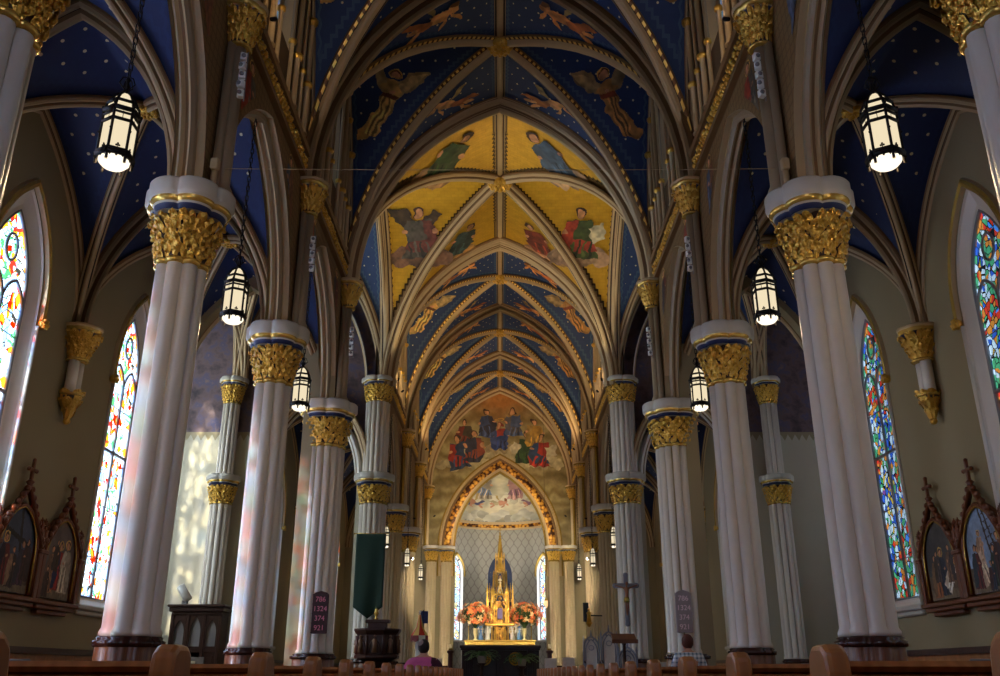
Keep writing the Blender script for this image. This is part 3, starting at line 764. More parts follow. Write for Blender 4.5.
figs_gold = [
 ('painted_evangelist', fig(f_seated, 21, 140, 140, .5, .52, .8, PI, 1, robe=(70, 66, 60), cloak=(100, 50, 44), wings=True, cloud=(120, 84, 60)), 'lat', -.68, .42, 3.6, 0, 'painted figure with dark wings on brown clouds'),
 ('painted_evangelist', fig(f_seated, 22, 140, 140, .5, .52, .8, PI, -1, robe=(56, 70, 30), cloak=(150, 50, 30), book=True, cloud=(176, 140, 110)), 'lat', .68, .42, 3.6, 0, 'painted figure in green and red on pale clouds'),
 ('painted_prophet', fig(f_seated, 23, 140, 120, .58, .55, .74, PI+.5, 1, robe=(44, 66, 66), cloak=(38, 50, 46), cloud=(190, 140, 80)), 'end', -.33, .64, 3.6, 0, 'painted prophet in a grey green robe'),
 ('painted_prophet', fig(f_seated, 24, 140, 120, .58, .55, .74, PI-.5, -1, robe=(120, 50, 26), cloak=(90, 34, 24), cloud=(190, 140, 100)), 'end', .33, .64, 3.6, 0, 'painted prophet in a red brown robe with a harp'),
 ('painted_prophet', fig(f_seated, 25, 140, 120, .58, .55, .74, PI+.9, 1, robe=(50, 70, 34), cloak=(60, 70, 40), cloud=(186, 140, 96)), 'end', -.37, -.66, 4.0, 0, 'painted prophet in a green robe reclining on cloud'),
 ('painted_prophet', fig(f_seated, 26, 140, 120, .58, .55, .74, PI-.9, -1, robe=(54, 74, 96), cloak=(64, 80, 100), cloud=(190, 150, 110)), 'end', .37, -.66, 4.0, 0, 'painted prophet in a blue robe reclining on cloud'),
]
hN = ZR-ZS
c0 = ceiling('ceiling_nave', XN, .6*S, ZS, hN, M['vault_blue'], ('bead',), figs=figs_blue, boss=.42, db=.24, dd=.24, tb=.36, td=.42)
c0.location = (0, NAVE[-1]*S, 0)
for c in NAVE[:-1]: dup(c0, (0, c*S, 0))
c1 = ceiling('ceiling_choir', XN, .7075*S, ZS, hN, M['vault_blue'], ('bead',), figs=figs_blue, boss=.42, db=.24, dd=.24, tb=.36, td=.42)
c1.location = (0, CHOIR[0]*S, 0)
for c in CHOIR[1:]: dup(c1, (0, c*S, 0))
cx = ceiling('ceiling_crossing', XN, 1.015*S, ZS, hN+.02*S, M['vault_gold'], ('main',), figs=figs_gold, boss=.5, db=.3, dd=.28, tb=.42, td=.45, lateral=.3)
cx.location = (0, 5.935*S, 0)
ct = ceiling('ceiling_transept', .62*S, 1.05*S, ZS, hN, M['vault_blue'], ('main',), boss=.35, ridge=False, db=.2, dd=.22, tb=.2, td=.3)
ct.location = (-1.58*S, 5.95*S, 0)
dup(ct, (1.58*S, 5.95*S, 0)); dup(ct, (-2.74*S, 5.95*S, 0)); dup(ct, (2.74*S, 5.95*S, 0))
zA, hA = ZZ(1.45), .77*S; XAc = (XNo+XA)/2; wA = (XA-XNo)/2
ca = ceiling('ceiling_aisle', wA, .6*S, zA, hA, M['vault_aisle'], ('main',), boss=.26, ridge=False, db=.15, dd=.2, tb=.22, td=.3, lateral=.14)
ca.location = (-XAc, NAVE[-1]*S, 0)
for c in NAVE: 
    if c != NAVE[-1]: dup(ca, (-XAc, c*S, 0))
    dup(ca, (XAc, c*S, 0))
cb = ceiling('ceiling_choir_aisle', wA, .7075*S, zA, hA, M['vault_aisle'], ('main',), boss=.26, ridge=False, db=.15, dd=.2, tb=.22, td=.3, lateral=.14)
cb.location = (-XAc, CHOIR[0]*S, 0)
for c in CHOIR:
    if c != CHOIR[0]: dup(cb, (-XAc, c*S, 0))
    dup(cb, (XAc, c*S, 0))
mb = MB(); mb.box(-XT-.7, XT+.7, -1.25*S, 13*S, TOP-.02, TOP+.3)
tag(mb.build('ceiling_roof_deck', M['wall_dark']), kind='structure')

# ------------------------------------------------------------------ windows
WN = [0]
def window(x, y, rz, W_, gm, power, col, lab, lancets=2, glow=(1, 1, 1)):
    """window unit facing local -y (into the church), standing at local origin on the inner wall face; depth goes to +y"""
    WN[0] += 1; nm = 'window_%d' % WN[0]
    w, sill, spr, h = W_['w'], W_['sill'], W_['spr'], W_['h']
    root = thing(nm, (x, y, 0), lab, 'window', kind='structure', rz=rz)
    T = .24
    gw = w*.74; gh = h*.78; gs = sill+.22
    # splayed reveal
    def ring(ww, hh, s0): return [(-ww, s0)]+parch(ww, hh, 14, 0, spr)+[(ww, s0)]
    A_, B_ = ring(w, h, sill), ring(gw, gh, gs)
    mb = MB(); n = len(A_)
    vs = [(a, 0.0, b) for a, b in A_]+[(a*.93+c*.07, .05, b*.93+d*.07) for (a, b), (c, d) in zip(A_, B_)]+[(a*.3+c*.7, T*.72, b*.3+d*.7) for (a, b), (c, d) in zip(A_, B_)]+[(c, T*.78, d) for c, d in B_]+[(c, T+.06, d) for c, d in B_]
    fs = [(k_*n+i, k_*n+(i+1) % n, (k_+1)*n+(i+1) % n, (k_+1)*n+i) for k_ in range(4) for i in range(n)]
    mb.add(vs, fs, 0); mb.build('splayed_reveal', M['shaft'], root)
    # glass
    mb = MB(); G = B_; mb.add([(a, T, b) for a, b in G], [tuple(range(len(G)))], 0); g = mb.build('glass', gm, root)
    # tracery bars: mullions, sub-arches, transom, eyelet
    mb = MB(); b_ = .035
    def bar(pts, r=b_): mb.tube([(a, T-.02, b) for a, b in pts], r, 6)
    bar(B_+[B_[0]], .05)
    lw = gw/lancets
    for i in range(1, lancets): bar([(-gw+2*lw*i, gs), (-gw+2*lw*i, spr-.05)], .045)
    for i in range(lancets): bar(parch(lw, lw*1.5, 8, -gw+lw*(2*i+1), spr-.12*h), .04)
    ez = spr+gh*.52; er = gw*.32
    bar([(er*.8*math.cos(t_), ez+er*1.15*math.sin(t_)) for t_ in np.linspace(0, 2*PI, 17)], .035)
    tz = sill+(spr-sill)*.66; bar([(-gw, tz), (gw, tz)], .05)
    for q in (.2, .42, .86): bar([(-gw, sill+(spr-sill)*q), (gw, sill+(spr-sill)*q)], .014)
    mb.build('tracery', M['slate'], root)
    # hood mould with gilt edge and stops
    P2 = [(-w-.05, spr-.3)]+parch(w+.05, h+.05, 14, 0, spr)+[(w+.05, spr-.3)]
    mb = MB(); mb.sweep([(a, 0, b) for a, b in P2], [(0, 0), (.1, -.02), (.13, -.1), (.1, -.17), (0, -.2)], (0, -1, 0), [0, 1, 1, 0], flip=-1)
    mb.build('hood_mould', [M['cream'], M['gold_smooth']], root)
    for sd in (-1, 1):
        mb = MB(); mb.ball((sd*(w+.15), -.08, spr-.36), .13, seg=8, rings=6); 
        for i in range(6): mb.ball((sd*(w+.15)+.09*math.cos(i*1.05), -.15, spr-.36+.09*math.sin(i*1.05)), .05, seg=6, rings=4)
        mb.build('hood_stop', M['gold'], root)
        mb = MB(); mb.tube([(sd*(w+.03), -.03, sill), (sd*(w+.03), -.03, spr-.45)], .045, 6); mb.build('edge_roll', M['shaft'], root)
    mb = MB(); mb.rbox(-w-.2, w+.2, -.16, T*.75, sill-.14, sill, .03); mb.rbox(-w-.14, w+.14, -.1, .05, sill-.26, sill-.14, .03); mb.build('sill', M['abacus'], root)
    # daylight outside the glass
    ld = bpy.data.lights.new(nm+'_daylight', 'AREA'); ld.shape = 'RECTANGLE'; ld.size = 2*w+1.2; ld.size_y = (spr+h-sill)+1.2; ld.energy = power*ld.size*ld.size_y; ld.color = col
    lo = bpy.data.objects.new(nm+'_daylight', ld); COL.objects.link(lo)
    R_ = Matrix.Rotation(rz, 4, 'Z'); p = R_ @ Vector((0, 1.0, (sill+spr+h)/2)); lo.location = Vector((x, y, 0))+p
    d = R_ @ Vector((0, -1, 0)); lo.rotation_euler = d.to_track_quat('-Z', 'Y').to_euler()
    return root
SUNC = (.78, .9, 1.); SHC = (.6, .78, 1.)
PL, PR, PB = 38., 6., 18.
lw_ = ['beside the near left pillar', 'left aisle window by the top left stations pair', 'left aisle window between the stations and the second pillar']
names_n = {.72: 'next to the viewer', 1.92: 'out at the near end', 3.12: 'nearest in view, cut by the picture edge', 4.32: 'tall and narrow just past the stations of the cross'}
for c in NAVE[1:]:
    window(-XA, (c+DW)*S, PI/2, WIN, M['glass_sun'], PL, SUNC, 'sunlit stained glass window in the left aisle wall, '+names_n[c])
    window(XA, (c+DW)*S, -PI/2, WIN, M['glass_shade'], PR, SHC, 'deep coloured stained glass window in the right aisle wall, '+names_n[c])
cn = {CHOIR[0]: 'just past the transept', CHOIR[1]: 'midway along the choir', CHOIR[2]: 'farthest by the apse'}
for c in CHOIR:
    window(-XA, c*S, PI/2, WINC, M['glass_sun'], 14, SUNC, 'narrow stained glass window in the left choir aisle, '+cn[c])
    window(XA, c*S, -PI/2, WINC, M['glass_shade'], 7, SHC, 'narrow stained glass window in the right choir aisle, '+cn[c])
for cc_, t_ in ((5.4, 'nearer'), (6.42, 'farther')):
    window(-XT, cc_*S, PI/2, TW, M['glass_splash'], 60, SUNC, 'large stained glass window in the left transept end wall, the %s of two' % t_, 3)
    window(XT, cc_*S, -PI/2, TW, M['glass_shade'], 8, SHC, 'large stained glass window in the right transept end wall, the %s of two' % t_, 3)
window(0, -1.08*S, PI, dict(w=.45*S, sill=ZZ(1.0), spr=ZZ(2.2), h=.9*S), M['glass_sun'], PB, (.95, .97, 1.), 'large stained glass window above the entrance behind the viewer', 4)
# clerestory glass
k = NT('dusky_blue_glass'); e = k.n('ShaderNodeEmission'); v = k.n('ShaderNodeTexVoronoi'); v.inputs['Scale'].default_value = 7; k.l(k.obj(), v.inputs['Vector'])
k.l(k.mix(.75, v.outputs['Color'], (.35, .45, .7)), e.inputs[0]); e.inputs[1].default_value = .25; k.l(e.outputs[0], k.out.inputs[0])
g = MB(); pts = [(-.13*S, ZZ(2.6))]+parch(.13*S, .3*S, 10, 0, ZZ(2.95))+[(.13*S, ZZ(2.6))]
g.add([(0, a, b) for a, b in pts], [tuple(range(len(pts)))], 0)
for sd in (-1, 1):
    for c in NAVE+CHOIR:
        WN[0] += 1; o = g.build('window_%d' % WN[0], k.m, None, (sd*1.0*S, c*S, 0)) if 'gme' not in globals() else bpy.data.objects.new('window_%d' % WN[0], gme)
        if 'gme' in globals(): COL.objects.link(o); o.location = (sd*1.0*S, c*S, 0)
        gme = o.data; o['kind'] = 'structure'

# ------------------------------------------------------------------ wainscot
for sd, nm in ((-1, 'left'), (1, 'right')):
    for y0, y1 in ((-1.08, 4.9), (7.1, 11.2)):
        x = sd*XA; xa, xb = sorted((x, x-sd*.08)); mb = MB(); mb.box(xa, xb, y0*S, y1*S, .0, 1.28, 0)
        xa, xb = sorted((x, x-sd*.16)); mb.box(xa, xb, y0*S, y1*S, 1.28, 1.42, 1); mb.box(xa, xb, y0*S, y1*S, 0, .2, 1)
        xa, xb = sorted((x, x-sd*.12)); mb.box(xa, xb, y0*S, y1*S, .95, 1.02, 1)
        tag(mb.build('baseboard_'+nm, [M['oak'], M['walnut']]), kind='structure')
    xa, xb = sorted((sd*1.9*S, sd*XT)); mb = MB(); mb.box(xa, xb, 7.05*S-.1, 7.05*S, 0, 1.2); tag(mb.build('baseboard_transept_'+nm, M['walnut']), kind='structure')
# ------------------------------------------------------------------ clustered columns
def place(o, x, y, rz=0.): o.location = (x, y, 0); o.rotation_euler = (0, 0, rz)
ORD = {1.32: 'cut off by the top corner', 2.52: 'nearest wholly in view', 3.72: 'second wholly in view'}
col0 = column('clustered_column', .079*S, 8, ZZ(1.185), ZZ(1.345), ZZ(1.445), ZZ(.089), capR=.13*S, lab='clustered grey stone column in the left arcade, nearest wholly in view')
place(col0, -S, 2.52*S)
for yy in (1.32, 3.72): dup(col0, (-S, (yy if yy > 2 else 1.42)*S, 0), label='clustered grey stone column in the left arcade, '+ORD[yy])
for yy in NP: dup(col0, (S, (yy if yy > 2 else 1.42)*S, 0), label='clustered grey stone column in the right arcade, '+ORD[yy])
pier = column('crossing_pier', .108*S, 14, ZZ(1.19), ZZ(1.35), ZZ(1.445), ZZ(.089), capR=.155*S, lab='thick many-shafted pier on the left of the crossing, carrying a dark hymn board')
place(pier, -.99*S, 4.92*S, .1)
dup(pier, (.99*S, 4.92*S, 0), label='thick many-shafted pier on the right of the crossing, carrying a grey hymn board')
pf = column('crossing_pier', .105*S, 14, ZZ(1.24), ZZ(1.38), ZZ(1.47), ZZ(.089), capR=.15*S, lab='tall two-storey pier behind the green banner')
place(pf, -1.0*S, 6.98*S, .1)
pf2 = dup(pf, (1.0*S, 6.98*S, 0), label='tall two-storey pier behind the crucifix')
up = column('upper_shaft_cluster', .10*S, 14, ZZ(2.07), ZZ(2.21), ZZ(2.27), ZZ(1.47), base=False, capR=.135*S, lab='upper shaft cluster above the pier with the green banner', cat='column')
place(up, -1.0*S, 6.98*S); dup(up, (1.0*S, 6.98*S, 0), label='upper shaft cluster above the pier with the crucifix')
tc = column('transept_column', .085*S, 10, ZZ(1.24), ZZ(1.38), ZZ(1.46), ZZ(.09), capR=.125*S, lab='slender column on the sunlit transept wall, above the confessional')
place(tc, -2.2*S, 6.98*S); dup(tc, (2.2*S, 6.98*S, 0), label='slender column on the shaded transept wall right of the crossing')
tu = column('upper_shaft_cluster', .07*S, 10, ZZ(2.06), ZZ(2.21), ZZ(2.27), ZZ(1.46), base=False, capR=.11*S, lab='upper shaft cluster on the sunlit transept wall')
place(tu, -2.2*S, 6.98*S); dup(tu, (2.2*S, 6.98*S, 0), label='upper shaft cluster on the shaded transept wall')
cc = column('choir_column', .085*S, 14, ZZ(1.22), ZZ(1.38), ZZ(1.47), ZZ(.09), capR=.13*S, warm=True, lab='cream column in the left choir arcade, just behind the banner pier')
place(cc, -1.0*S, 8.37*S)
for x, y, t_ in ((1, 8.37, 'right choir arcade, just behind the crucifix pier'), (-1, 9.78, 'left choir arcade, farther towards the apse'), (1, 9.78, 'right choir arcade, farther towards the apse')):
    dup(cc, (x*S, y*S, 0), label='cream column in the '+t_)
ar = column('apse_column', .062*S, 8, ZZ(1.27), ZZ(1.39), ZZ(1.45), ZZ(.07), capR=.1*S, warm=True, lab='inner cream column left of the apse arch')
place(ar, -.66*S, 11.12*S)
for x, t_ in ((.66, 'inner cream column right of the apse arch'), (-.84, 'outer cream column left of the apse arch'), (.84, 'outer cream column right of the apse arch')):
    dup(ar, (x*S, 11.08*S, 0), label=t_)
# responds (wall shafts) that carry the nave ribs
def wall_shaft(lab, gilt=False):
    root = thing('wall_shaft', (0, 0, 0), lab, 'wall shaft', kind='thing')
    z0, z1, z2, z3 = ZZ(1.44), ZZ(2.03), ZZ(2.15), ZZ(2.2)
    for dx, dy, r in ((0, 0, .13), (-.1, -.13, .085), (-.1, .13, .085)):
        mb = MB(); mb.lathe([(r*1.4, z0), (r*1.4, z0+.12), (r*1.1, z0+.2), (r, z0+.25), (r, z1)], (dx, dy), 14); mb.build('shaft', M['shaft_upper'] if not gilt else (M['gold_smooth'] if dx else M['shaft_warm']), root)
    lf = lobef(6, .08)
    leafy_capital(.21, .37, z1, z2, 16, lf, 8, 3).build('capital', [M['gold'], M['under_gold']], root)
    mb = MB(); mb.lathe([(.2, z1-.05), (.24, z1-.02), (.2, z1+.03)], seg=24); mb.build('neck_ring', M['gold_smooth'], root)
    mb = MB(); mb.lathe([(.34, z2-.02), (.37, z2+.06, 1), (.39, z2+.08, 0), (.43, z2+.12, 2), (.44, z2+.17, 2), (.42, z2+.19, 0), (.46, z2+.22), (.46, z3-.02), (.43, z3)], seg=48, lobes=lf)
    mb.build('abacus', [M['cream'], M['navy'], M['gold_smooth']], root)
    # springers of the vault ribs rising off the capital
    return root
ws = wall_shaft('gilt-capped wall shaft above the nearest left column')
XS = XN-.04*S
ws.location = (-XS, 2.52*S, 0)
SL = {1.32: 'above the column beside the viewer', 2.52: 'above the nearest column wholly in view', 3.72: 'above the second column in view', 4.87: 'at the crossing', 8.37: 'just past the crossing, in the choir', 9.78: 'midway along the choir', 11.1: 'at the mural wall'}
ws['label'] = 'gilt-capped wall shaft on the left, '+SL[2.52]
wg = wall_shaft('gilt-capped wall shaft on the left, '+SL[8.37], True); wg.location = (-XS, 8.37*S, 0)
for sd, sn in ((-1, 'left'), (1, 'right')):
    for yy in SL:
        if sd == -1 and yy in (2.52, 8.37): continue
        dup(ws if yy < 8 else wg, (sd*XS, yy*S, 0), rz=0 if sd < 0 else PI, label='gilt-capped wall shaft on the %s, %s' % (sn, SL[yy]))
# corbels that carry the aisle vaults
def corbel(lab):
    root = thing('vault_corbel', (0, 0, 0), lab, 'corbel', kind='thing')
    lf = lobef(6, .07)
    leafy_capital(.22, .42, ZZ(1.29), ZZ(1.41), 15, lf, 5, 3).build('capital', [M['gold'], M['under_gold']], root)
    mb = MB(); mb.lathe([(.38, ZZ(1.41)-.02), (.42, ZZ(1.41)+.05, 1), (.46, ZZ(1.41)+.09, 2), (.47, ZZ(1.41)+.14, 2), (.5, ZZ(1.41)+.18, 0), (.5, ZZ(1.45))], seg=48, lobes=lf); mb.build('abacus', [M['cream'], M['navy'], M['gold_smooth']], root)
    for dy in (-.12, .12):
        mb = MB(); mb.lathe([(.13, ZZ(1.13)), (.13, ZZ(1.3))], (0, dy), 12); mb.build('shaft', M['shaft'], root)
    for z in (1.295, 1.135):
        mb = MB(); mb.lathe([(.24, ZZ(z)-.04), (.28, ZZ(z)), (.24, ZZ(z)+.04)], seg=20); mb.build('neck_ring', M['gold_smooth'], root)
    mb = leafy_capital(.06, .27, ZZ(1.02), ZZ(1.13), 8, lf, 6); mb.ball((0, 0, ZZ(1.02)), .09); mb.build('pendant', [M['gold'], M['under_gold']], root)
    return root
cb0 = corbel('x'); cb0.location = (-XA+.2, 3.72*S, 0)
SC = {3.72: 'above the stations of the cross', 2.52: 'beside the window nearest in view', 4.85: 'at the transept corner', 8.37: 'in the choir aisle near the transept', 9.78: 'in the choir aisle near the apse'}
cb0['label'] = 'gilt corbel on the left aisle wall, '+SC[3.72]
for sd, sn in ((-1, 'left'), (1, 'right')):
    for yy in SC:
        if sd == -1 and yy == 3.72: continue
        dup(cb0, (sd*(XA-.2), yy*S, 0), label='gilt corbel on the %s aisle wall, %s' % (sn, SC[yy]))

# ------------------------------------------------------------------ pendant lanterns
def lantern(R, H, ztop, scale_parts=True):
    """hexagonal opal-glass lantern centred on z=0; chain up to ztop above"""
    root = thing('pendant_lantern', (0, 0, 0), 'x', 'lantern')
    zb, zt = -H/2, H/2*.62; seg = 6
    def hx(r, z): return [(r*math.cos(PI/3*i+PI/6), r*math.sin(PI/3*i+PI/6), z) for i in range(6)]
    mb = MB(); mb.lathe([(R*.86, zb+.1*H), (R*.92, zb+.15*H), (R*.92, zt-.12*H), (R*.8, zt-.02*H), (R*.52, zt+.08*H), (R*.2, zt+.14*H)], seg=6, ph=PI/6, smooth=False)
    mb.build('opal_panels', M['lamp_glass'], root)
    mb = MB(); mb.lathe([(R*.05, zb+.015*H), (R*.62, zb+.03*H), (R*.84, zb+.075*H), (R*.86, zb+.1*H)], seg=18); mb.build('light_bowl', M['lamp_hot'], root)
    mb = MB()
    for i in range(6):
        a = PI/3*i+PI/6; c_, s_ = math.cos(a), math.sin(a); r = R*.96
        mb.tube([(r*c_, r*s_, zb+.02*H), (r*c_, r*s_, zt-.12*H), (R*.84*c_, R*.84*s_, zt-.02*H), (R*.55*c_, R*.55*s_, zt+.085*H), (R*.22*c_, R*.22*s_, zt+.15*H)], R*.085, 5)
        mb.ball((R*1.04*c_, R*1.04*s_, zb+.4*H), R*.08, seg=6, rings=4); mb.ball((R*1.04*c_, R*1.04*s_, zt-.1*H), R*.09, seg=6, rings=4)
    for z, q in ((zb+.13*H, .035), (zb+.17*H, .02), (zt-.27*H, .02), (zt-.13*H, .03), (zt-.185*H, .015), (zt-.02*H, .02)):
        r = R*(.96 if z < zt-.1*H else .84); P_ = hx(r, z)
        for i in range(6):
            a, b = P_[i], P_[(i+1) % 6]; mb.tube([a, b], H*q*1.1, 5)
    for i in range(6):                     # little trefoil marks and mullions on the panes
        P_ = hx(R*.86, 0); a, b = Vector(P_[i]), Vector(P_[(i+1) % 6]); m_ = (a+b)/2; d = (b-a)/2; o = m_.normalized()*.012
        for s_ in (-.18, .18, 0): mb.ball(m_+o+d*s_+Vector((0, 0, zb+(.215 if s_ else .235)*H)), R*.07, seg=6, rings=4)
        mb.tube([m_+o+Vector((0, 0, zb+.17*H)), m_+o+Vector((0, 0, zb+.22*H))], R*.03, 4)
        mb.tube([m_+o+Vector((0, 0, zt-.27*H)), m_+o+Vector((0, 0, zt-.13*H))], R*.025, 4)
    mb.build('iron_frame', M['iron'], root)
    mb = MB()                              # scalloped skirt
    for i in range(6):
        P_ = hx(R*1.02, zb+.12*H); a, b = Vector(P_[i]), Vector(P_[(i+1) % 6])
        for j in range(3):
            u0, u1 = j/3, (j+1)/3; p, q = a.lerp(b, u0), a.lerp(b, u1); m_ = (p+q)/2
            mb.add([p+Vector((0, 0, .02*H)), q+Vector((0, 0, .02*H)), q, m_-Vector((0, 0, .05*H)), p], [(0, 1, 2, 3, 4)], 0)
            mb.add([(p+Vector((0, 0, .02*H)))*.97, (q+Vector((0, 0, .02*H)))*.97, q*.97, (m_-Vector((0, 0, .05*H)))*.97, p*.97], [(0, 1, 2, 3, 4)], 0)
        mb.ball(a-Vector((0, 0, .03*H)), R*.09, seg=6, rings=4)
    mb.build('scalloped_skirt', M['iron'], root)
    mb = MB(); mb.lathe([(R*.22, zt+.13*H), (R*.3, zt+.15*H), (R*.12, zt+.2*H), (R*.2, zt+.24*H), (R*.08, zt+.3*H), (R*.16, zt+.33*H), (R*.04, zt+.38*H)], seg=10)
    for i in range(5):
        a = i*2*PI/5; mb.tube([(R*.1*math.cos(a), R*.1*math.sin(a), zt+.2*H), (R*.45*math.cos(a), R*.45*math.sin(a), zt+.27*H), (R*.3*math.cos(a), R*.3*math.sin(a), zt+.35*H), (R*.05*math.cos(a), R*.05*math.sin(a), zt+.37*H)], R*.04, 5)
    mb.build('crown_finial', M['iron'], root)
    mb = MB(); z = zt+.37*H; k_ = 0
    while z < ztop:
        L = .14; dx, dy = (.028, 0) if k_ % 2 else (0, .028)
        mb.tube([(dx, dy, z), (dx, dy, z+L), (-dx, -dy, z+L), (-dx, -dy, z)], .011, 4, closed=True); z += L*.85; k_ += 1
    mb.build('chain', M['iron'], root)
    return root
zl = ZZ(1.335)
ln = lantern(.25, 1.32, ZZ(2.2)-zl-.05)
LP = []
for sd, sn in ((-1, 'left'), (1, 'right')):
    for c, t_ in ((1.98, 'nearest and largest'), (3.07, 'second along'), (4.25, 'third along')):
        lab = 'lit iron and glass lantern in the %s arcade, %s' % (sn, t_)
        if ln['label'] == 'x': ln['label'] = lab; ln['group'] = 'pendant lanterns'; ln.location = (sd*S, c*S, zl)
        else: dup(ln, (sd*S, c*S, zl), label=lab)
        LP.append((sd*S, c*S, zl, 1.))
ln2 = lantern(.16, 1.05, ZZ(2.2)-ZZ(1.08)-.05); ln2['group'] = 'pendant lanterns'
for sd, sn in ((-1, 'left'), (1, 'right')):
    for c, xx, t_ in ((7.66, .97, 'just behind the crossing'), (9.07, .93, 'halfway along'), (10.45, .91, 'closest to the apse')):
        lab = 'small lit lantern in the %s choir arcade, %s' % (sn, t_)
        if ln2['label'] == 'x': ln2['label'] = lab; ln2.location = (sd*xx*S, c*S, ZZ(1.08))
        else: dup(ln2, (sd*xx*S, c*S, ZZ(1.08)), label=lab)
        LP.append((sd*xx*S, c*S, ZZ(1.08), .5))

# line-array speakers hung on the nave shafts
def speaker_string():
    root = thing('speaker_array', (0, 0, 0), 'x', 'loudspeaker', group='loudspeaker strings on the wall shafts')
    for i in range(5):
        mb = MB(); z = -i*.2; mb.rbox(-.06+i*.005, .06+i*.005, -.055, .055, z-.075, z+.075, .012, 0); mb.lathe([(.045, z-.02), (.03, z), (.0, z)], (-.0, -.062), 8) if False else None
        mb.ball((.0, -.05, z), .045, 1, seg=8, rings=6); mb.build('speaker_box', [M['white'], M['slate']], root, rz=.3*(-1)**i)
    mb = MB(); mb.tube([(.07, .02, .12), (.09, .02, -.95)], .012, 5); mb.build('bracket', M['slate'], root)
    return root
sp = speaker_string()
for sd, sn in ((-1, 'left'), (1, 'right')):
    for yy, t_ in ((2.46, 'nearest shaft in view'), (3.66, 'second shaft in view'), (4.8, 'shaft at the crossing')):
        lab = 'string of small white loudspeakers on the %s %s' % (sn, t_); zz = ZZ(1.93 if yy < 3 else 1.86)
        if sp['label'] == 'x': sp['label'] = lab; sp.location = (sd*(.9*S-.22), yy*S-.1, zz)
        else: dup(sp, (sd*(.9*S-.22), yy*S-.1, zz), label=lab)
mb = MB(); pts = [(x, 2.5*S, ZZ(1.535)-.03*(1-(x/(.9*S))**2)) for x in np.linspace(-.93*S, .93*S, 25)]; mb.tube(pts, .0055, 5)
tag(mb.build('suspended_cable', M['cream']), 'thin pale cable stretched across the nave between the nearest columns', 'cable')
for sd, sn in ((-1, 'left'), (1, 'right')):
    mb = MB(); x = sd*.915*S; mb.rbox(x-.07, x+.07, 2.5*S-.3, 2.5*S-.16, ZZ(1.505), ZZ(1.545), .02); mb.tube([(x, 2.5*S-.2, ZZ(1.44)), (x-sd*.0, 2.5*S-.2, ZZ(1.51))], .05, 8)
    tag(mb.build('junction_box', M['cream']), 'small cream junction box where the cable meets the %s column top' % sn, 'junction box')

# painted saints on the spandrels between arch and string course
for sd, sn in ((-1, 'left'), (1, 'right')):
    w = walls['arc'+sn]
    for i, (yy, rb) in enumerate([(p_+q_, c_) for p_ in (2.52, 3.72) for q_, c_ in ((.27, ((90, 84, 70), (150, 50, 30))), (-.27, ((80, 90, 110), (130, 80, 50))))]+[(4.64, ((110, 44, 30), (60, 50, 60))), (8.2, ((120, 60, 40), (70, 60, 60)))]):
        c = Cv(60, 110, None, 40+i).at(.27, .05, .95, 0, sd*(1 if i % 2 else -1)); f_stand(c, *rb, halo=True)
        hh = .3*S
        yg = yy*S+(c.X0-.27)*hh*1.35; zg = ZZ(1.9)+c.Y0*hh
        for cc_, hw_ in [(v_, .525) for v_ in NAVE]+[(v_, .62) for v_ in CHOIR]:
            d_ = np.abs(yg-cc_*S); R_ = ((hw_*S)**2+(.72*S)**2)/(2*hw_*S); c.a[..., 3] *= ~((d_ < hw_*S) & (zg < ZZ(1.44)+.3+np.sqrt(np.maximum(0, R_*R_-(d_+R_-hw_*S)**2))))
        F = lambda X, Y, yy=yy: np.stack([0*X+sd*(XN-.02), (yy*S)+(X-.27)*hh*1.35, ZZ(1.9)+Y*hh], -1)
        art_mesh('painted_saint', c, F, w)

# ------------------------------------------------------------------ pews
def pew(x0, x1, lab):
    """pew facing +y; aisle end at x0"""
    root = thing('pew', (0, 0, 0), lab, 'pew', group='oak pews')
    s_ = 1 if x1 > x0 else -1; L = abs(x1-x0)
    def B(a, b, *r, m=0, rad=.012): xa, xb = sorted((x0+s_*a, x0+s_*b)); mb.rbox(xa, xb, *r, rad, m)
    mb = MB()                                # shaped bench end with rounded top post
    prof = [(-.0, .02), (-.0, .9), (.01, .945), (.04, .962), (.11, .962), (.14, .94), (.15, .88), (.17, .72), (.24, .62), (.48, .58), (.52, .54), (.52, .46), (.47, .4), (.46, .1), (.5, .02)]
    xa, xb = sorted((x0, x0+s_*.058)); mb.prism([(y, z) for y, z in prof], xa, xb, 'x'); e = mb.build('bench_end', M['oak'], root)
    bv = e.modifiers.new('b', 'BEVEL'); bv.width = .014; bv.segments = 2; bv.limit_method = 'ANGLE'
    xa, xb = sorted((x1, x1-s_*.058)); mb = MB(); mb.prism([(y, z) for y, z in prof], xa, xb, 'x'); mb.build('bench_end', M['oak'], root)
    mb = MB(); B(.058, L-.058, .05, .12, .9, .925); B(.058, L-.058, .065, .09, .45, .9); mb.build('back', M['oak'], root)
    mb = MB(); B(.058, L-.058, .08, .47, .42, .45); mb.build('seat', M['oak'], root)
    mb = MB(); B(.058, L-.058, -.02, .055, .66, .68); B(.058, L-.058, -.02, -.005, .68, .74); mb.build('book_rack', M['oak'], root)
    mb = MB()
    for i in range(4):
        x = x0+s_*(.8+i*1.1); mb.tube([(x-.03, .05, .91), (x-.03, .0, .935), (x+.03, .0, .935), (x+.03, .05, .91)], .006, 5)
    mb.build('hat_clips', M['slate'], root)
    return root
pL = pew(-.765, -4.75, 'x'); pR = pew(.765, 4.75, 'x')
PY0, PDY = 1.335, .865
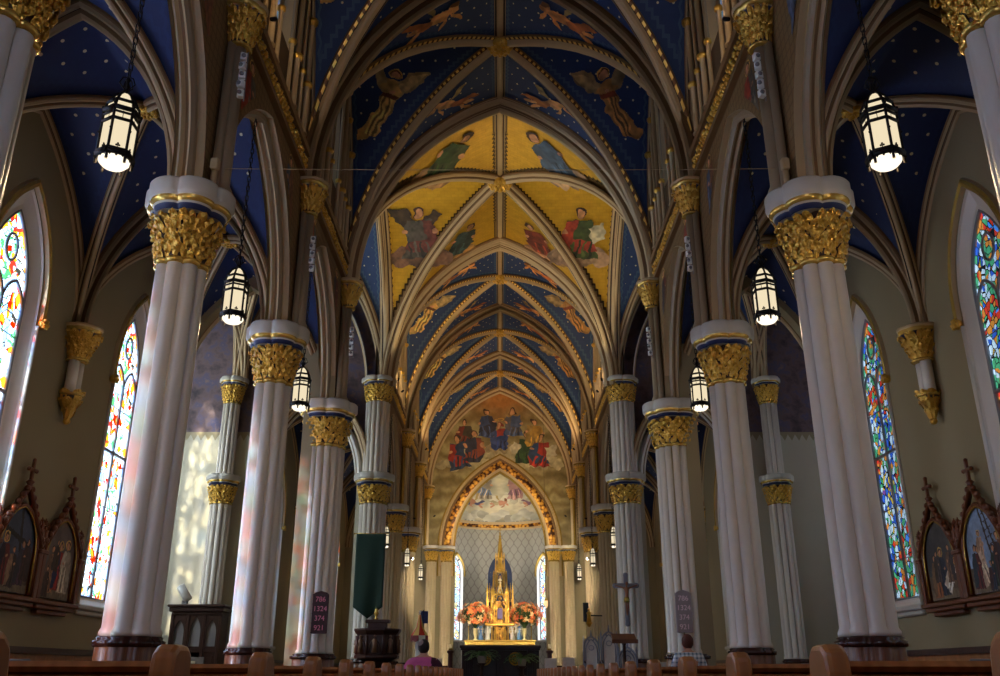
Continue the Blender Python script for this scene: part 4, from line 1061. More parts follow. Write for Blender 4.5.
ordn = ['nearest', 'second', 'third', 'fourth', 'fifth', 'sixth', 'seventh', 'eighth', 'ninth', 'tenth', 'eleventh', 'twelfth', 'thirteenth', 'fourteenth', 'fifteenth', 'sixteenth', 'seventeenth', 'eighteenth', 'nineteenth', 'twentieth', 'twenty-first', 'front']
for sn, p0, y0 in (('left', pL, 0.0), ('right', pR, .0)):
    for i in range(22):
        lab = 'honey oak pew left of the aisle, %s row from the viewer' % ordn[i] if sn == 'left' else 'honey oak pew right of the aisle, %s row from the viewer' % ordn[i]
        if i == 21: lab = 'honey oak pew %s of the aisle, frontmost row before the sanctuary' % sn
        if i == 0: p0['label'] = lab; p0.location = (0, PY0, 0)
        else: dup(p0, (0, PY0+i*PDY, 0), label=lab)
# short pews in the side aisles
sL = pew(-6.1, -10.2, 'x'); sR = pew(6.1, 10.2, 'x')
for sn, p0 in (('left', sL), ('right', sR)):
    for i in range(13):
        yy = 9.0+i*1.3
        lab = 'side aisle pew under the %s windows, %s row counted from the near end' % (sn, ordn[i])
        if i == 0: p0['label'] = lab; p0['group'] = 'side aisle pews'; p0.location = (0, yy, 0)
        else: dup(p0, (0, yy, 0), label=lab)
# ------------------------------------------------------------------ end wall mural and apse
H_, W_m = 440, 392
cv = Cv(W_m, H_, lin((140, 118, 70)), 50)
n1 = vnoise(H_, W_m, 9, 1)*.6+vnoise(H_, W_m, 22, 2)*.4
st_ = np.sin(cv.Y*70+n1*6+vnoise(H_, W_m, 5, 9)*5)                                # cloud banks in rows
base = np.array(lin((122, 104, 60))); hi = np.array(lin((164, 150, 104))); lo_ = np.array(lin((84, 70, 38)))
t_ = np.clip(st_*.5+.5, 0, 1)[..., None]*np.clip(n1*1.4, 0, 1)[..., None]
cv.a[..., :3] = base*(1-t_)+hi*t_; t2 = np.clip(.55-n1, 0, 1)[..., None]*1.4; t2 = np.clip(t2, 0, 1); cv.a[..., :3] = cv.a[..., :3]*(1-t2)+lo_*t2
WM = 1.9*S; HM = WM*H_/W_m; Z0M = ZZ(1.4); ux = lambda X: X*S/HM+W_m/H_/2; uz = lambda z: (ZZ(z)-Z0M)/HM
gl = .8*np.exp(-(((cv.X-ux(0))/.17)**2+((cv.Y-uz(3.4))/.11)**2))[..., None]     # painted sunburst at the apex
cv.a[..., :3] = cv.a[..., :3]*(1-gl)+np.array(lin((204, 128, 56)))*gl
def cloudrow(x, z, n_, w_, col=(190, 176, 136)):
    for i in range(n_): cv.at(ux(x), uz(z)).ell((i-(n_-1)/2)*w_, .01*math.sin(i*2.3), w_*.8, .03, tuple(int(v*(.8+.07*(i % 4))) for v in col))
cloudrow(0, 2.62, 7, .045); cloudrow(-.45, 2.5, 8, .04); cloudrow(.45, 2.5, 8, .04)
k1 = .2
cv.at(ux(0), uz(2.87), k1*.95); f_seated(cv, (40, 58, 110), (60, 74, 124), cloud=(180, 160, 120), hair=(120, 50, 30)); cv.poly([(-.12, .22), (.12, .22), (.1, .0), (-.1, .0)], (150, 50, 34)); cv.ell(0, .56, .16, .05, (200, 150, 60), hole=.7)
cv.at(ux(-.17), uz(3.05), k1, 0, -1); f_seated(cv, (60, 72, 110), (50, 46, 60), cloud=None)
cv.at(ux(.17), uz(3.05), k1, 0, 1); f_seated(cv, (70, 84, 120), (90, 84, 90), cloud=None)
for x in (-.2, .2): cv.at(ux(x*1.4), uz(2.74), .1, 0, -1 if x < 0 else 1); f_cherub(cv, (190, 130, 70), (160, 110, 60))
cv.at(ux(-.46), uz(2.92), k1, 0, 1); f_seated(cv, (70, 60, 46), (110, 40, 28), cloud=None)
cv.at(ux(-.54), uz(2.66), k1*1.2, .1, 1); f_seated(cv, (38, 56, 86), (150, 42, 30), book=True, cloud=None)
cv.at(ux(-.34), uz(2.74), k1*1.1, 0, -1); f_seated(cv, (46, 48, 66), (130, 60, 40), cloud=None)
cv.at(ux(.34), uz(2.72), k1*1.15, 0, -1); f_seated(cv, (40, 66, 36), (56, 84, 40), book=True, cloud=None)
cv.at(ux(.44), uz(2.92), k1, 0, 1); f_seated(cv, (170, 130, 50), (150, 120, 60), cloud=None)
cv.at(ux(.52), uz(2.68), k1*1.2, -.1, 1); f_seated(cv, (156, 44, 30), (40, 62, 96), book=True, cloud=None)
# only the part of the wall outside the apse arch
wz = np.array([[ (pz(x, .56*S, .94*S)+ZZ(1.44) if abs(x) < .56*S else -9)] for x in ((np.arange(W_m)+.5)/H_-W_m/H_/2)*HM])[:, 0]
zz_ = Z0M+cv.Y*HM; cv.a[..., 3] = np.where(zz_ < wz[None]+.02, 0, 1)
art_mesh('mural', cv, lambda X, Y: np.stack([(X-W_m/H_/2)*HM, 0*X+11.2*S-.02, Z0M+Y*HM], -1), wf, label='painted mural of robed figures on clouds under an orange glow')
# apse arch mouldings with the gilt foliage band
pts = [(-.56*S, ZZ(1.1))]+parch(.56*S, .94*S, 20, 0, ZZ(1.44))+[(.56*S, ZZ(1.1))]
P3 = [(a, 11.2*S-.05, b) for a, b in pts]
def band(b0, b1, a0, a1, m, name):
    mb = MB(); mb.sweep(P3, [(0, b0), (a0, b0), (a1, (b0+b1)/2), (a0, b1), (0, b1)], (0, -1, 0), None, flip=1); mb.build(name, m, wf)
band(-.02, .1, .12, .16, M['gold_smooth'], 'arch_inner_roll'); band(.1, .3, .1, .06, M['cream'], 'arch_splay'); band(.3, .75, .05, .1, M['foliage_band'], 'arch_foliage_band')
band(.75, .9, .12, .2, M['tan'], 'arch_outer_roll'); band(.9, 1.1, .08, .14, M['cream'], 'arch_hood'); band(1.1, 1.2, .1, .16, M['gold_smooth'], 'arch_gilt_edge')

RA = .74*S; YA = 11.3*S; ZC = ZZ(1.80)
apse = bpy.data.objects.new('wall_apse', None)
# cylinder wall with three openings in (arc, z)
ops = []
AW = [(-50, .125*S, ZZ(.38), ZZ(1.2), .22*S), (0, .16*S, ZZ(.3), ZZ(1.18), .3*S), (50, .125*S, ZZ(.38), ZZ(1.2), .22*S)]
def Pc(s_, z, k_):
    r = RA+(.0 if k_ == 0 else .35); a = s_/RA; return (r*math.sin(a), YA+r*math.cos(a), z)
mb = MB()
# fine strips so the wall is round
def round_wall():
    s0, s1 = -math.radians(92)*RA, math.radians(92)*RA
    cur = s0; O = sorted([(math.radians(a)*RA, w, si, sp, h) for a, w, si, sp, h in AW])
    segs = []
    for c, w, si, sp, h in O: segs.append((cur, c-w)); cur = c+w
    segs.append((cur, s1))
    for a, b in segs:
        n = max(1, int((b-a)/.25)); xs = np.linspace(a, b, n+1)
        for p, q in zip(xs[:-1], xs[1:]):
            for k_ in (0, 1): mb.add([Pc(p, 0, k_), Pc(q, 0, k_), Pc(q, ZC+.6, k_), Pc(p, ZC+.6, k_)], [(0, 1, 2, 3)], 0, True)
    for c, w, si, sp, h in O:
        strip_wall(mb, Pc, c-w, c+w, 0, ZC+.6, [(c, w-1e-4, si, sp, h)], 0, 1, 10)
round_wall()
aw = mb.build('wall_apse', [M['damask'], M['shaft']]); tag(aw, kind='structure')
uvl = aw.data.uv_layers.new(name='UVMap')
co = np.zeros(len(aw.data.vertices)*3); aw.data.vertices.foreach_get('co', co); co = co.reshape(-1, 3)
vi = np.zeros(len(aw.data.loops), int); aw.data.loops.foreach_get('vertex_index', vi)
s_ = np.arctan2(co[:, 0], co[:, 1]-YA)*RA; uvl.data.foreach_set('uv', np.stack([s_, co[:, 2]], -1)[vi].astype(np.float32).ravel())
# cornice ring and half dome mural
ring = [(RA*math.sin(a), YA+RA*math.cos(a), ZC) for a in np.linspace(-PI/2-.02, PI/2+.02, 40)]
prr = [(.0, -.08), (.12, -.02), (.14, .03), (.05, .06), (.04, .3), (.1, .34), (.16, .4), (.18, .46), (.0, .5)]
mb = MB(); vs = []
for x, y, z in ring:
    d = Vector((x, y-YA, 0)).normalized()
    for a, b in prr: vs.append((x-d.x*a, y-d.y*a, z+b))
n = len(prr); mb.add(vs, [(i*n+j, i*n+j+1, (i+1)*n+j+1, (i+1)*n+j) for i in range(39) for j in range(n-1)], 0)
for i, f in enumerate(mb.f):
    if i % (n-1) in (3,): mb.m[i] = 1
mb.build('cornice', [M['cream'], M['foliage_band']], aw)
hd, wd = 220, 420
cv = Cv(wd, hd, lin((150, 146, 122)), 70)
n1 = vnoise(hd, wd, 8, 5)*.6+vnoise(hd, wd, 18, 6)*.4
t_ = np.clip(n1*1.5-.3, 0, 1)[..., None]; cv.a[..., :3] = np.array(lin((130, 128, 110)))*(1-t_)+np.array(lin((206, 200, 176)))*t_
gl = np.exp(-(((cv.X-wd/hd/2)/.12)**2+((cv.Y-.7)/.3)**2))[..., None]; cv.a[..., :3] = cv.a[..., :3]*(1-gl)+np.array(lin((242, 232, 196)))*gl
mid = wd/hd/2
for dx, rb, ck, fl_ in ((-.2, (150, 138, 120), (96, 110, 140), 1), (.19, (160, 120, 116), (130, 90, 110), -1)):
    cv.at(mid+dx, .4, .36, 0, fl_); f_seated(cv, rb, ck, cloud=(200, 196, 176))
for dx, rb in ((-.5, (50, 62, 96)), (-.62, (120, 90, 70)), (.45, (110, 80, 100)), (.6, (90, 90, 80)), (.0, (150, 140, 110)), (-.36, (70, 70, 110))):
    cv.at(mid+dx*.85, .2, .22, 0, 1 if dx < 0 else -1); f_cherub(cv, (170, 120, 96), rb)
for i in range(22): cv.at(0, 0, 1).ell(mid-.8+.076*i, .07+.03*math.sin(i*1.9), .07, .04, tuple(int(v*(.85+.05*(i % 4))) for v in (186, 186, 176)))
HD = .86*S
def dome(X, Y):
    th = (X/mid-1)*PI/2*1.02; ph = np.clip(Y, 0, 1)*PI/2*.98; r = RA*np.cos(ph)**.8
    return np.stack([r*np.sin(th), YA+r*np.cos(th), ZC+.4+HD*np.sin(ph)], -1)
art_mesh('dome_mural', cv, dome, aw, cut=False, label='pale half-dome painting of seated figures on clouds')
# windows in the apse
for a_, w, si, sp, h in (AW[0], AW[2]):
    WN[0] += 1; a = math.radians(a_); sd = 'left' if a_ < 0 else 'right'
    root = thing('window_%d' % WN[0], (RA*math.sin(a), YA+RA*math.cos(a), 0), 'bright stained glass lancet on the %s of the gilded altar' % sd, 'window', kind='structure', rz=-a)
    gw = w*.85; P_ = [(-gw, si+.05)]+parch(gw, h*.9, 10, 0, sp)+[(gw, si+.05)]
    mb = MB(); mb.add([(x, .18, z) for x, z in P_], [tuple(range(len(P_)))], 0); mb.build('glass', M['glass_apse'], root)
    mb = MB(); mb.tube([(x, .14, z) for x, z in P_], .05, 6, closed=True); mb.tube([(0, .14, si), (0, .14, sp+h*.4)], .035, 6)
    for q in (.1, .3, .5, .75): mb.tube([(-gw, .14, si+(sp-si)*q), (gw, .14, si+(sp-si)*q)], .04 if q == .5 else .02, 5)
    mb.build('tracery', M['slate'], root)
    P2 = [(-w-.05, sp-.2)]+parch(w+.05, h+.05, 10, 0, sp)+[(w+.05, sp-.2)]
    mb = MB(); mb.sweep([(x, -.02, z) for x, z in P2], [(0, 0), (.1, -.02), (.13, -.08), (.08, -.15), (0, -.18)], (0, -1, 0), None, flip=-1); mb.build('hood_mould', M['gold_smooth'], root)
    mb = MB(); mb.rbox(-w-.1, w+.1, -.1, .2, si-.12, si, .03); mb.build('sill', M['abacus'], root)
    ld = bpy.data.lights.new('apse_daylight', 'AREA'); ld.shape = 'RECTANGLE'; ld.size = 2*w+1; ld.size_y = sp+h-si+1; ld.energy = 15*ld.size*ld.size_y; ld.color = (.85, .93, 1)
    lo = bpy.data.objects.new('apse_daylight', ld); COL.objects.link(lo); dv = Vector((math.sin(a), math.cos(a), 0)); lo.location = Vector((RA*math.sin(a), YA+RA*math.cos(a), (si+sp+h)/2))+dv*.8; lo.rotation_euler = (-dv).to_track_quat('-Z', 'Y').to_euler()
# blue niche in the middle of the apse
a_, w, si, sp, h = AW[1]
k = NT('niche_blue'); vv = k.n('ShaderNodeTexVoronoi'); vv.inputs['Scale'].default_value = 5; k.l(k.obj(), vv.inputs['Vector']); k.bsdf(k.mix(k.math('LESS_THAN', vv.outputs['Distance'], .12), lin((44, 56, 88)), lin((130, 124, 100))), .7)
mb = MB(); P_ = [(-w-.1, si)]+parch(w+.1, h+.1, 10, 0, sp)+[(w+.1, si)]; mb.add([(x, YA+RA+.4, z) for x, z in P_], [tuple(range(len(P_)))], 0); mb.build('niche_back', k.m, aw)

# ------------------------------------------------------------------ high altar with gilded tower
YT = 10.75*S; ZT0 = ZZ(.325)
alt = thing('high_altar', (0, YT, 0), 'gilded gothic high altar tower with spire, niches and tabernacle', 'altar', kind='thing')
def pinnacle(mb, x, y, z, r, h, seg=4):
    mb.lathe([(r, z), (r, z+h*.35), (r*1.35, z+h*.37), (r*1.2, z+h*.42), (r*.15, z+h*.93), (r*.3, z+h*.95), (r*.05, z+h)], (x, y), seg, ph=PI/4, smooth=False)
    for j in range(3):
        for i in range(4):
            a = PI/2*i; rr = r*(1.1-.3*j); mb.ball((x+rr*math.cos(a), y+rr*math.sin(a), z+h*(.5+.14*j)), r*.22, seg=5, rings=4)
def gothic_panel(mb, x0, x1, z0, z1, y, d=.06, t=.05, m=0):
    w = (x1-x0)/2; xc = (x0+x1)/2; h = min((z1-z0)*.45, w*1.7); sp = z1-h-t
    P_ = [(xc-w+t, z0)]+parch(w-t, h, 8, xc, sp)+[(xc+w-t, z0)]
    mb.tube([(a, y, b) for a, b in P_], t*.55, 5, m)
    if w > .12:
        mb.tube([(xc+q*(w-t)*.45*math.cos(u), y, sp+h*.3+(w-t)*.4*math.sin(u)) for q in (1,) for u in np.linspace(0, 2*PI, 9)], t*.35, 4, m)
mb = MB()      # altar shelf (gradine)
mb.rbox(-2.2, 2.2, -.35, .45, ZT0-.5, ZT0, .03); mb.rbox(-2.28, 2.28, -.42, .5, ZT0, ZT0+.1, .03); mb.rbox(-2.35, 2.35, -.45, .5, ZT0-.58, ZT0-.5, .02)
for i in range(18): gothic_panel(mb, -2.16+i*.24, -2.16+(i+1)*.24, ZT0-.47, ZT0-.03, -.37, t=.03)
mb.build('gradine', M['gold_smooth'], alt)
mb = MB(); mb.rbox(-2.0, 2.0, -.3, .5, .6, ZT0-.55, .03)
for i in range(8): gothic_panel(mb, -1.95+i*.49, -1.95+(i+1)*.49, .75, ZT0-.65, -.32, t=.05)
mb.build('altar_block', M['ebony'], alt)  # near-black colour stands for the shadow below the altar table
mb = MB()      # tabernacle storey
Z1 = ZT0+.1
for x in (-.95, -.6, -.35, .35, .6, .95): mb.lathe([(.08, Z1), (.06, Z1+.1), (.05, Z1+.7), (.09, Z1+.8)], (x, -.2), 8)
mb.rbox(-.5, .5, -.1, .5, Z1, Z1+.85, .02, 1); mb.rbox(-1.1, 1.1, -.36, .5, Z1+.85, Z1+1.02, .03)
Z2 = Z1+1.02
for x0, x1 in ((-.5, -.17), (-.17, .17), (.17, .5)): gothic_panel(mb, x0, x1, Z1+.05, Z1+.82, -.12, t=.06)
mb.rbox(-.42, .42, -.2, .4, Z2, Z2+1.35, .02, 1)
for x in (-.95, -.62, .62, .95, -.45, .45): mb.rbox(x-.07, x+.07, -.25, -.11, Z2, Z2+1.6, .015); pinnacle(mb, x, -.18, Z2+1.6, .08, .7)
mb.rbox(-.8, .8, .2, .4, Z2, Z2+1.3, .02, 2)
for x0, x1 in ((-.92, -.64), (.64, .92)): gothic_panel(mb, x0, x1, Z2+.05, Z2+1.55, -.14, t=.05)
gothic_panel(mb, -.3, .3, Z2+.15, Z2+1.2, -.24, t=.06)
mb.tube([(-.46, -.27, Z2+1.15), (0, -.27, Z2+2.1), (.46, -.27, Z2+1.15)], .055, 6)
for i in range(7):
    for sd in (-1, 1): mb.ball((sd*(.46-.065*i), -.3, Z2+1.2+.135*i), .055, seg=6, rings=4)
mb.ball((0, -.27, Z2+1.5), .12); pinnacle(mb, 0, -.27, Z2+2.05, .05, .4)
mb.build('tabernacle_storey', [M['gold'], M['foliage_band'], M['under_gold']], alt)  # darker cores and back slab colour in the shade of the gaps
mb = MB(); mb.rbox(-.2, .2, -.27, -.2, Z2+.25, Z2+.9, .02); mb.build('tabernacle_door', plain('violet_enamel', (104, 90, 150), .3), alt)
Z3 = Z2+1.7
mb = MB()      # statue storey: canopy on slender shafts
for x in (-.58, -.3, .3, .58):
    for y in (-.15, .3): mb.tube([(x, y, Z3-.2), (x*.8, y, Z3+1.5)], .05, 6)
    pinnacle(mb, x*.8, -.15, Z3+1.35 if abs(x) < .5 else Z3+.9, .07, .7)
for x in (-.95, -.78, .78, .95): pinnacle(mb, x, 0, Z3-.15, .07, .95)
mb.rbox(-.65, .65, -.2, .38, Z3, Z3+.12, .02)
for x0, x1 in ((-.5, -.28), (-.28, .28), (.28, .5)): gothic_panel(mb, x0, x1, Z3+.5, Z3+1.5, -.18, t=.06)
for sd in (-1, 1): mb.tube([(sd*.3, -.2, Z3+1.3), (0, -.2, Z3+1.85)], .04, 5); mb.build('canopy_storey', M['gold'], alt)
Z4 = Z3+1.5
mb = MB()
for x, y in ((-.36, -.1), (.36, -.1), (-.36, .3), (.36, .3), (-.16, -.15), (.16, -.15)): mb.tube([(x, y, Z4-.1), (x*.85, y, Z4+.8)], .045, 6); pinnacle(mb, x*.85, y, Z4+.75, .06, .5)
mb.lathe([(.32, Z4-.05), (.32, Z4+.1), (.2, Z4+.15), (.17, Z4+.7), (.25, Z4+.75), (.22, Z4+.9)], (0, .1), 8, smooth=False)
gothic_panel(mb, -.22, .22, Z4+.1, Z4+.85, -.2, t=.05); mb.build('lantern_storey', M['gold'], alt)
Z5 = Z4+.9; ZTOP = ZZ(1.62)
mb = MB(); mb.lathe([(.24, Z5-.02), (.19, Z5+.05), (.035, ZTOP-.35), (.09, ZTOP-.33), (.03, ZTOP-.28)], (0, .1), 8, smooth=False)
for j in range(8):
    q = j/8; r = .19*(1-q)+.035*q+.02
    for i in range(4): a = PI/2*i+PI/4; mb.ball((r*math.cos(a), .1+r*math.sin(a), Z5+.05+(ZTOP-.4-Z5)*q), .04, seg=5, rings=4)
mb.tube([(0, .1, ZTOP-.3), (0, .1, ZTOP)], .025, 5); mb.tube([(-.11, .1, ZTOP-.12), (.11, .1, ZTOP-.12)], .025, 5); mb.build('spire', M['gold_smooth'], alt)

for ch in alt.children:
    if ch.name.split('.')[0] in ('tabernacle_storey', 'canopy_storey', 'lantern_storey', 'tabernacle_door'): ch.scale.x = .86

def statue(name, mats, h, lab, cat, loc, arms=True, wings=False, rz=0.):
    """robed figure of continuous lathe body; mats: robe, skin, cloak"""
    root = thing(name, loc, lab, cat, rz=rz)
    mb = MB(); k_ = h
    mb.lathe([(.17*k_, 0), (.16*k_, .04*k_), (.12*k_, .3*k_), (.1*k_, .52*k_), (.115*k_, .68*k_), (.12*k_, .77*k_), (.07*k_, .82*k_), (.035*k_, .84*k_), (.035*k_, .87*k_)], seg=16, lobes=lambda a, r: r*(1+.06*math.cos(7*a)), sy=.8)
    mb.build('robe', mats[0], root)
    mb = MB(); mb.ball((0, 0, .93*k_), .062*k_, sc_=(1, 1.05, 1.25), seg=12, rings=8); mb.ball((0, -.06*k_, .925*k_), .012*k_, seg=5, rings=4)
    for sd in (-1, 1): mb.ball((sd*.03*k_, -.15*k_, .66*k_), .022*k_, seg=7, rings=5)
    mb.build('head_and_hands', mats[1], root)
    mb = MB()
    for sd in (-1, 1): mb.tube([(sd*.1*k_, 0, .77*k_), (sd*.15*k_, -.03*k_, .64*k_), (sd*.04*k_, -.14*k_, .655*k_)], [.04*k_, .04*k_, .025*k_], 7)
    mb.lathe([(.14*k_, .1*k_), (.135*k_, .5*k_), (.13*k_, .78*k_), (.06*k_, .83*k_)], (0, .03*k_), 12, sy=.8)
    mb.build('cloak', mats[2], root)
    if wings:
        for sd in (-1, 1):
            mb = MB(); mb.prism([(sd*.05*k_, .75*k_), (sd*.2*k_, .98*k_), (sd*.3*k_, .9*k_), (sd*.27*k_, .5*k_), (sd*.12*k_, .35*k_)], .08*k_, .11*k_, 'y'); mb.build('wing', mats[0], root)
    return root
dkst = plain('pale_statue_paint', (210, 204, 190), .5); blu = plain('blue_statue_robe', (92, 132, 176), .6); skn = plain('statue_skin', (206, 160, 130), .6); dk = plain('dark_statue', (34, 36, 50), .5)
statue('madonna_statue', (plain('ivory_robe', (224, 206, 160), .5), skn, M['gold_smooth']), 1.15, 'small gilded statue under the canopy of the altar tower', 'statue', (0, YT+.08, Z3+.12))
for x, mm, lab, wg in ((-1.22, (blu, skn, dkst), 'blue robed angel statue left of the tabernacle', 1), (-.78, (dkst, skn, dkst), 'white kneeling angel statue left of the tabernacle', 1), (1.22, (blu, skn, dkst), 'blue robed statue right of the tabernacle', 0), (.78, (dkst, skn, M['gold_smooth']), 'white kneeling angel statue right of the tabernacle', 1)):
    statue('angel_statue' if wg else 'saint_statue', mm, 1.0, lab, 'statue', (x, YT-.28, ZT0+.1), wings=bool(wg))
# candlesticks on the gradine
def candle(h, lab, loc, grp='altar candles'):
    root = thing('altar_candle', loc, lab, 'candle', group=grp)
    mb = MB(); mb.lathe([(.09, 0), (.09, .03), (.03, .08), (.045, .2), (.025, .25), (.03, h*.45), (.06, h*.5)], seg=10); mb.build('candlestick', M['gold_smooth'], root)
    mb = MB(); mb.lathe([(.026, h*.5), (.026, h)], seg=8); mb.build('wax_candle', plain('candle_wax', (236, 226, 196), .5) if 'wx' not in globals() else wx, root)
    return root
wx = plain('candle_wax', (236, 226, 196), .5)
for sd, sn in ((-1, 'left'), (1, 'right')):
    for x, t_ in ((2.0, 'outermost, behind the flowers'), (1.62, 'in the middle of three'), (1.02, 'closest to the tower')):
        candle(1.75, 'tall white candle on a gilt stick %s of the tower, %s' % (sn, t_), (sd*x, YT+.25, ZT0+.1))
# flower arrangements
def bouquet(name, loc, lab, R, n, seed):
    root = thing(name, loc, lab, 'flower arrangement', kind='thing'); r_ = random.Random(seed)
    mb = MB(); mb.lathe([(.12, 0), (.14, .04), (.06, .1), (.07, .16), (.15, .42), (.14, .62), (.19, .7)], seg=14); mb.build('vase', plain('cream_gilt_vase', (222, 206, 150), .3), root)
    gr = MB(); fl_ = [MB(), MB(), MB()]; nf = [0, 0, 0]
    c = Vector((0, 0, .8+R*.75))
    for i in range(n):
        th = r_.uniform(0, 2*PI); u = r_.uniform(-.55, 1); rr = math.sqrt(max(0, 1-u*u)); d = Vector((rr*math.cos(th)*1.25, rr*math.sin(th)*.9, u*.95)); p = c+d*R*r_.uniform(.75, 1.12)
        gr.tube([(0, 0, .65), c*.4+p*.3+Vector((0, 0, .15)), p], .008, 4, cap=False)
        k_ = r_.choice((0, 0, 1, 1, 2)); m_ = fl_[k_]; nf[k_] += 1
        dn = d.normalized(); a = dn.orthogonal().normalized(); b = dn.cross(a); sz = r_.uniform(.15, .23)
        for j in range(6):
            an = j*PI/3+r_.random(); e = a*math.cos(an)+b*math.sin(an); s_ = e.cross(dn)
            m_.add([p, p+e*sz*.45+s_*sz*.24+dn*sz*.25, p+e*sz+dn*sz*.12, p+e*sz*.45-s_*sz*.24+dn*sz*.25], [(0, 1, 2, 3)], 0)
        for j in range(2):
            an = r_.uniform(0, 6.28); e = a*math.cos(an)+b*math.sin(an); s_ = e.cross(dn); q = p-dn*.12
            gr.add([q, q+e*.12+s_*.03, q+e*.26-dn*.05, q+e*.12-s_*.03], [(0, 1, 2, 3)], 0)
    tag(gr.build('greenery', plain('leaf_green', (70, 96, 44), .6), root), kind='stuff')
    for m_, nm, rgb in zip(fl_, ('coral lily blooms', 'orange lily blooms', 'pale peach blooms'), ((244, 122, 72), (250, 164, 90), (252, 216, 156))):
        tag(m_.build('blooms', plain(nm.replace(' ', '_'), rgb, .6), root, ), nm, kind='stuff')
    return root
bouquet('lily_bouquet', (-1.55, YT-.15, ZT0+.1), 'big vase of coral and orange lilies left of the altar tower', .84, 190, 1)
bouquet('lily_bouquet', (1.55, YT-.15, ZT0+.1), 'big vase of coral and orange lilies right of the altar tower', .84, 190, 2)
# free-standing altar of dark wood
ya = 9.6*S; za = ZZ(.262); tb = thing('altar_table', (0, ya, 0), 'dark wooden altar table with gilt ornaments in front of the high altar', 'altar', kind='thing')
mb = MB(); mb.rbox(-2.25, 2.3, -.5, .5, za-.2, za-.03, .03); mb.rbox(-2.2, 2.25, -.46, .46, za-.3, za-.2, .02); mb.build('table_top', M['ebony'], tb)
for x in (-1.75, 0, 1.75):
    mb = MB(); mb.rbox(x-.22, x+.22, -.3, .3, .6, za-.28, .03)
    for q in (-.11, .11): gothic_panel(mb, x+q-.1, x+q+.1, .8, za-.4, -.31, t=.03)
    mb.build('pedestal', M['ebony'], tb)
mb = MB(); mb.rbox(-2.15, 2.2, .05, .25, .6, za-.28, .02); mb.build('shade_panel', M['ebony'], tb)  # added near-black panel, painting in the shadow under the table
for x in (-.85, .85):
    mb = MB(); mb.tube([(x+.32*math.cos(a), -.1, za-.75+.32*math.sin(a)) for a in np.linspace(0, 2*PI, 17)], .045, 6)
    for i in range(6): a = i*PI/3; mb.tube([(x, -.1, za-.75), (x+.3*math.cos(a), -.1, za-.75+.3*math.sin(a))], .03, 5); mb.ball((x+.18*math.cos(a+.5), -.12, za-.75+.18*math.sin(a+.5)), .06)
    mb.build('gilt_roundel', M['gold'], tb)
def fern(loc, lab, R, seed, pot=(180, 170, 160), lift=0.):
    root = thing('potted_fern', loc, lab, 'plant', kind='thing'); r_ = random.Random(seed)
    if lift:
        mb = MB(); mb.lathe([(.3, -lift), (.28, -lift+.08), (.1, -lift+.16), (.08, -.15), (.24, -.04), (.24, 0)], seg=12); mb.build('plant_stand', M['walnut'], root)
    mb = MB(); mb.lathe([(.16, 0), (.2, .02), (.25, .32), (.28, .36), (.25, .38)], seg=14); mb.build('pot', plain('plant_pot', pot, .5), root)
    mb = MB()
    for i in range(46):
        a = r_.uniform(0, 2*PI); L = R*r_.uniform(.7, 1.1); e = r_.uniform(.25, 1.1); pts = []
        for j in range(7):
            t_ = j/6; pts.append(Vector((math.cos(a)*L*t_*(.5+.5*math.cos(e*.4)), math.sin(a)*L*t_*.8, .36+L*(e*t_-(.35+e*.55)*t_*t_))))
        s_ = Vector((-math.sin(a), math.cos(a), 0))
        for j in range(6):
            w_ = .13*(1-j/7); p, q = pts[j], pts[j+1]; m_ = (p+q)/2
            for sd in (-1, 1): mb.add([p, m_+s_*sd*w_*1.3+Vector((0, 0, -.02)), q], [(0, 1, 2)], 0)
            mb.add([p-s_*.012, p+s_*.012, q+s_*.01, q-s_*.01], [(0, 1, 2, 3)], 0)
    tag(mb.build('fronds', plain('fern_green', (120, 160, 96), .5), root), kind='stuff'); return root
fern((-1.0, ya-1.5, 1.35), 'leafy potted fern in front of the dark altar, left side', 1.05, 3, lift=.75)
fern((1.2, ya-1.6, 1.2), 'dark leafy potted fern in front of the altar, right side', 1.05, 4, lift=.6)
for sd, sn in ((-1, 'left'), (1, 'right')):
    root = thing('candle_stand', (sd*2.75, ya-.7, .6), 'dark floor candlestick standing at the %s end of the altar' % sn, 'candlestick', kind='thing')
    mb = MB(); mb.lathe([(.3, 0), (.28, .1), (.16, .2), (.13, .35), (.16, .45), (.13, .6), (.13, 1.25), (.2, 1.32), (.2, 1.4), (.1, 1.45)], seg=8, smooth=False); mb.build('stand', plain('oxblood_wood', (70, 30, 34), .35), root)
    mb = MB(); mb.lathe([(.07, 1.44), (.07, 1.75)], seg=10); mb.build('wax_candle', wx, root)
    mb = MB(); mb.lathe([(.1, 1.43), (.11, 1.5), (.08, 1.53)], seg=10); mb.build('gilt_collar', M['gold_smooth'], root)
# sanctuary lamp and wall sparkle lights on the right
root = thing('pendant_sanctuary_lamp', (2.93, 10.6*S, 0), 'hanging sanctuary lamp with a red glow right of the right-hand lilies', 'lamp')
mb = MB(); mb.tube([(0, 0, ZZ(.78)), (0, 0, ZZ(3.2))], .008, 4); mb.build('chain', M['iron'], root)
mb = MB(); mb.lathe([(.03, ZZ(.69)), (.1, ZZ(.72)), (.1, ZZ(.77)), (.05, ZZ(.79))], seg=10); mb.build('glass_cup', emit('red_votive_glow', (1., .5, .22), 1.1), root)
mb = MB(); mb.lathe([(.1, ZZ(.77)), (.12, ZZ(.775)), (.03, ZZ(.8))], seg=10); mb.build('cap', M['gold_smooth'], root)
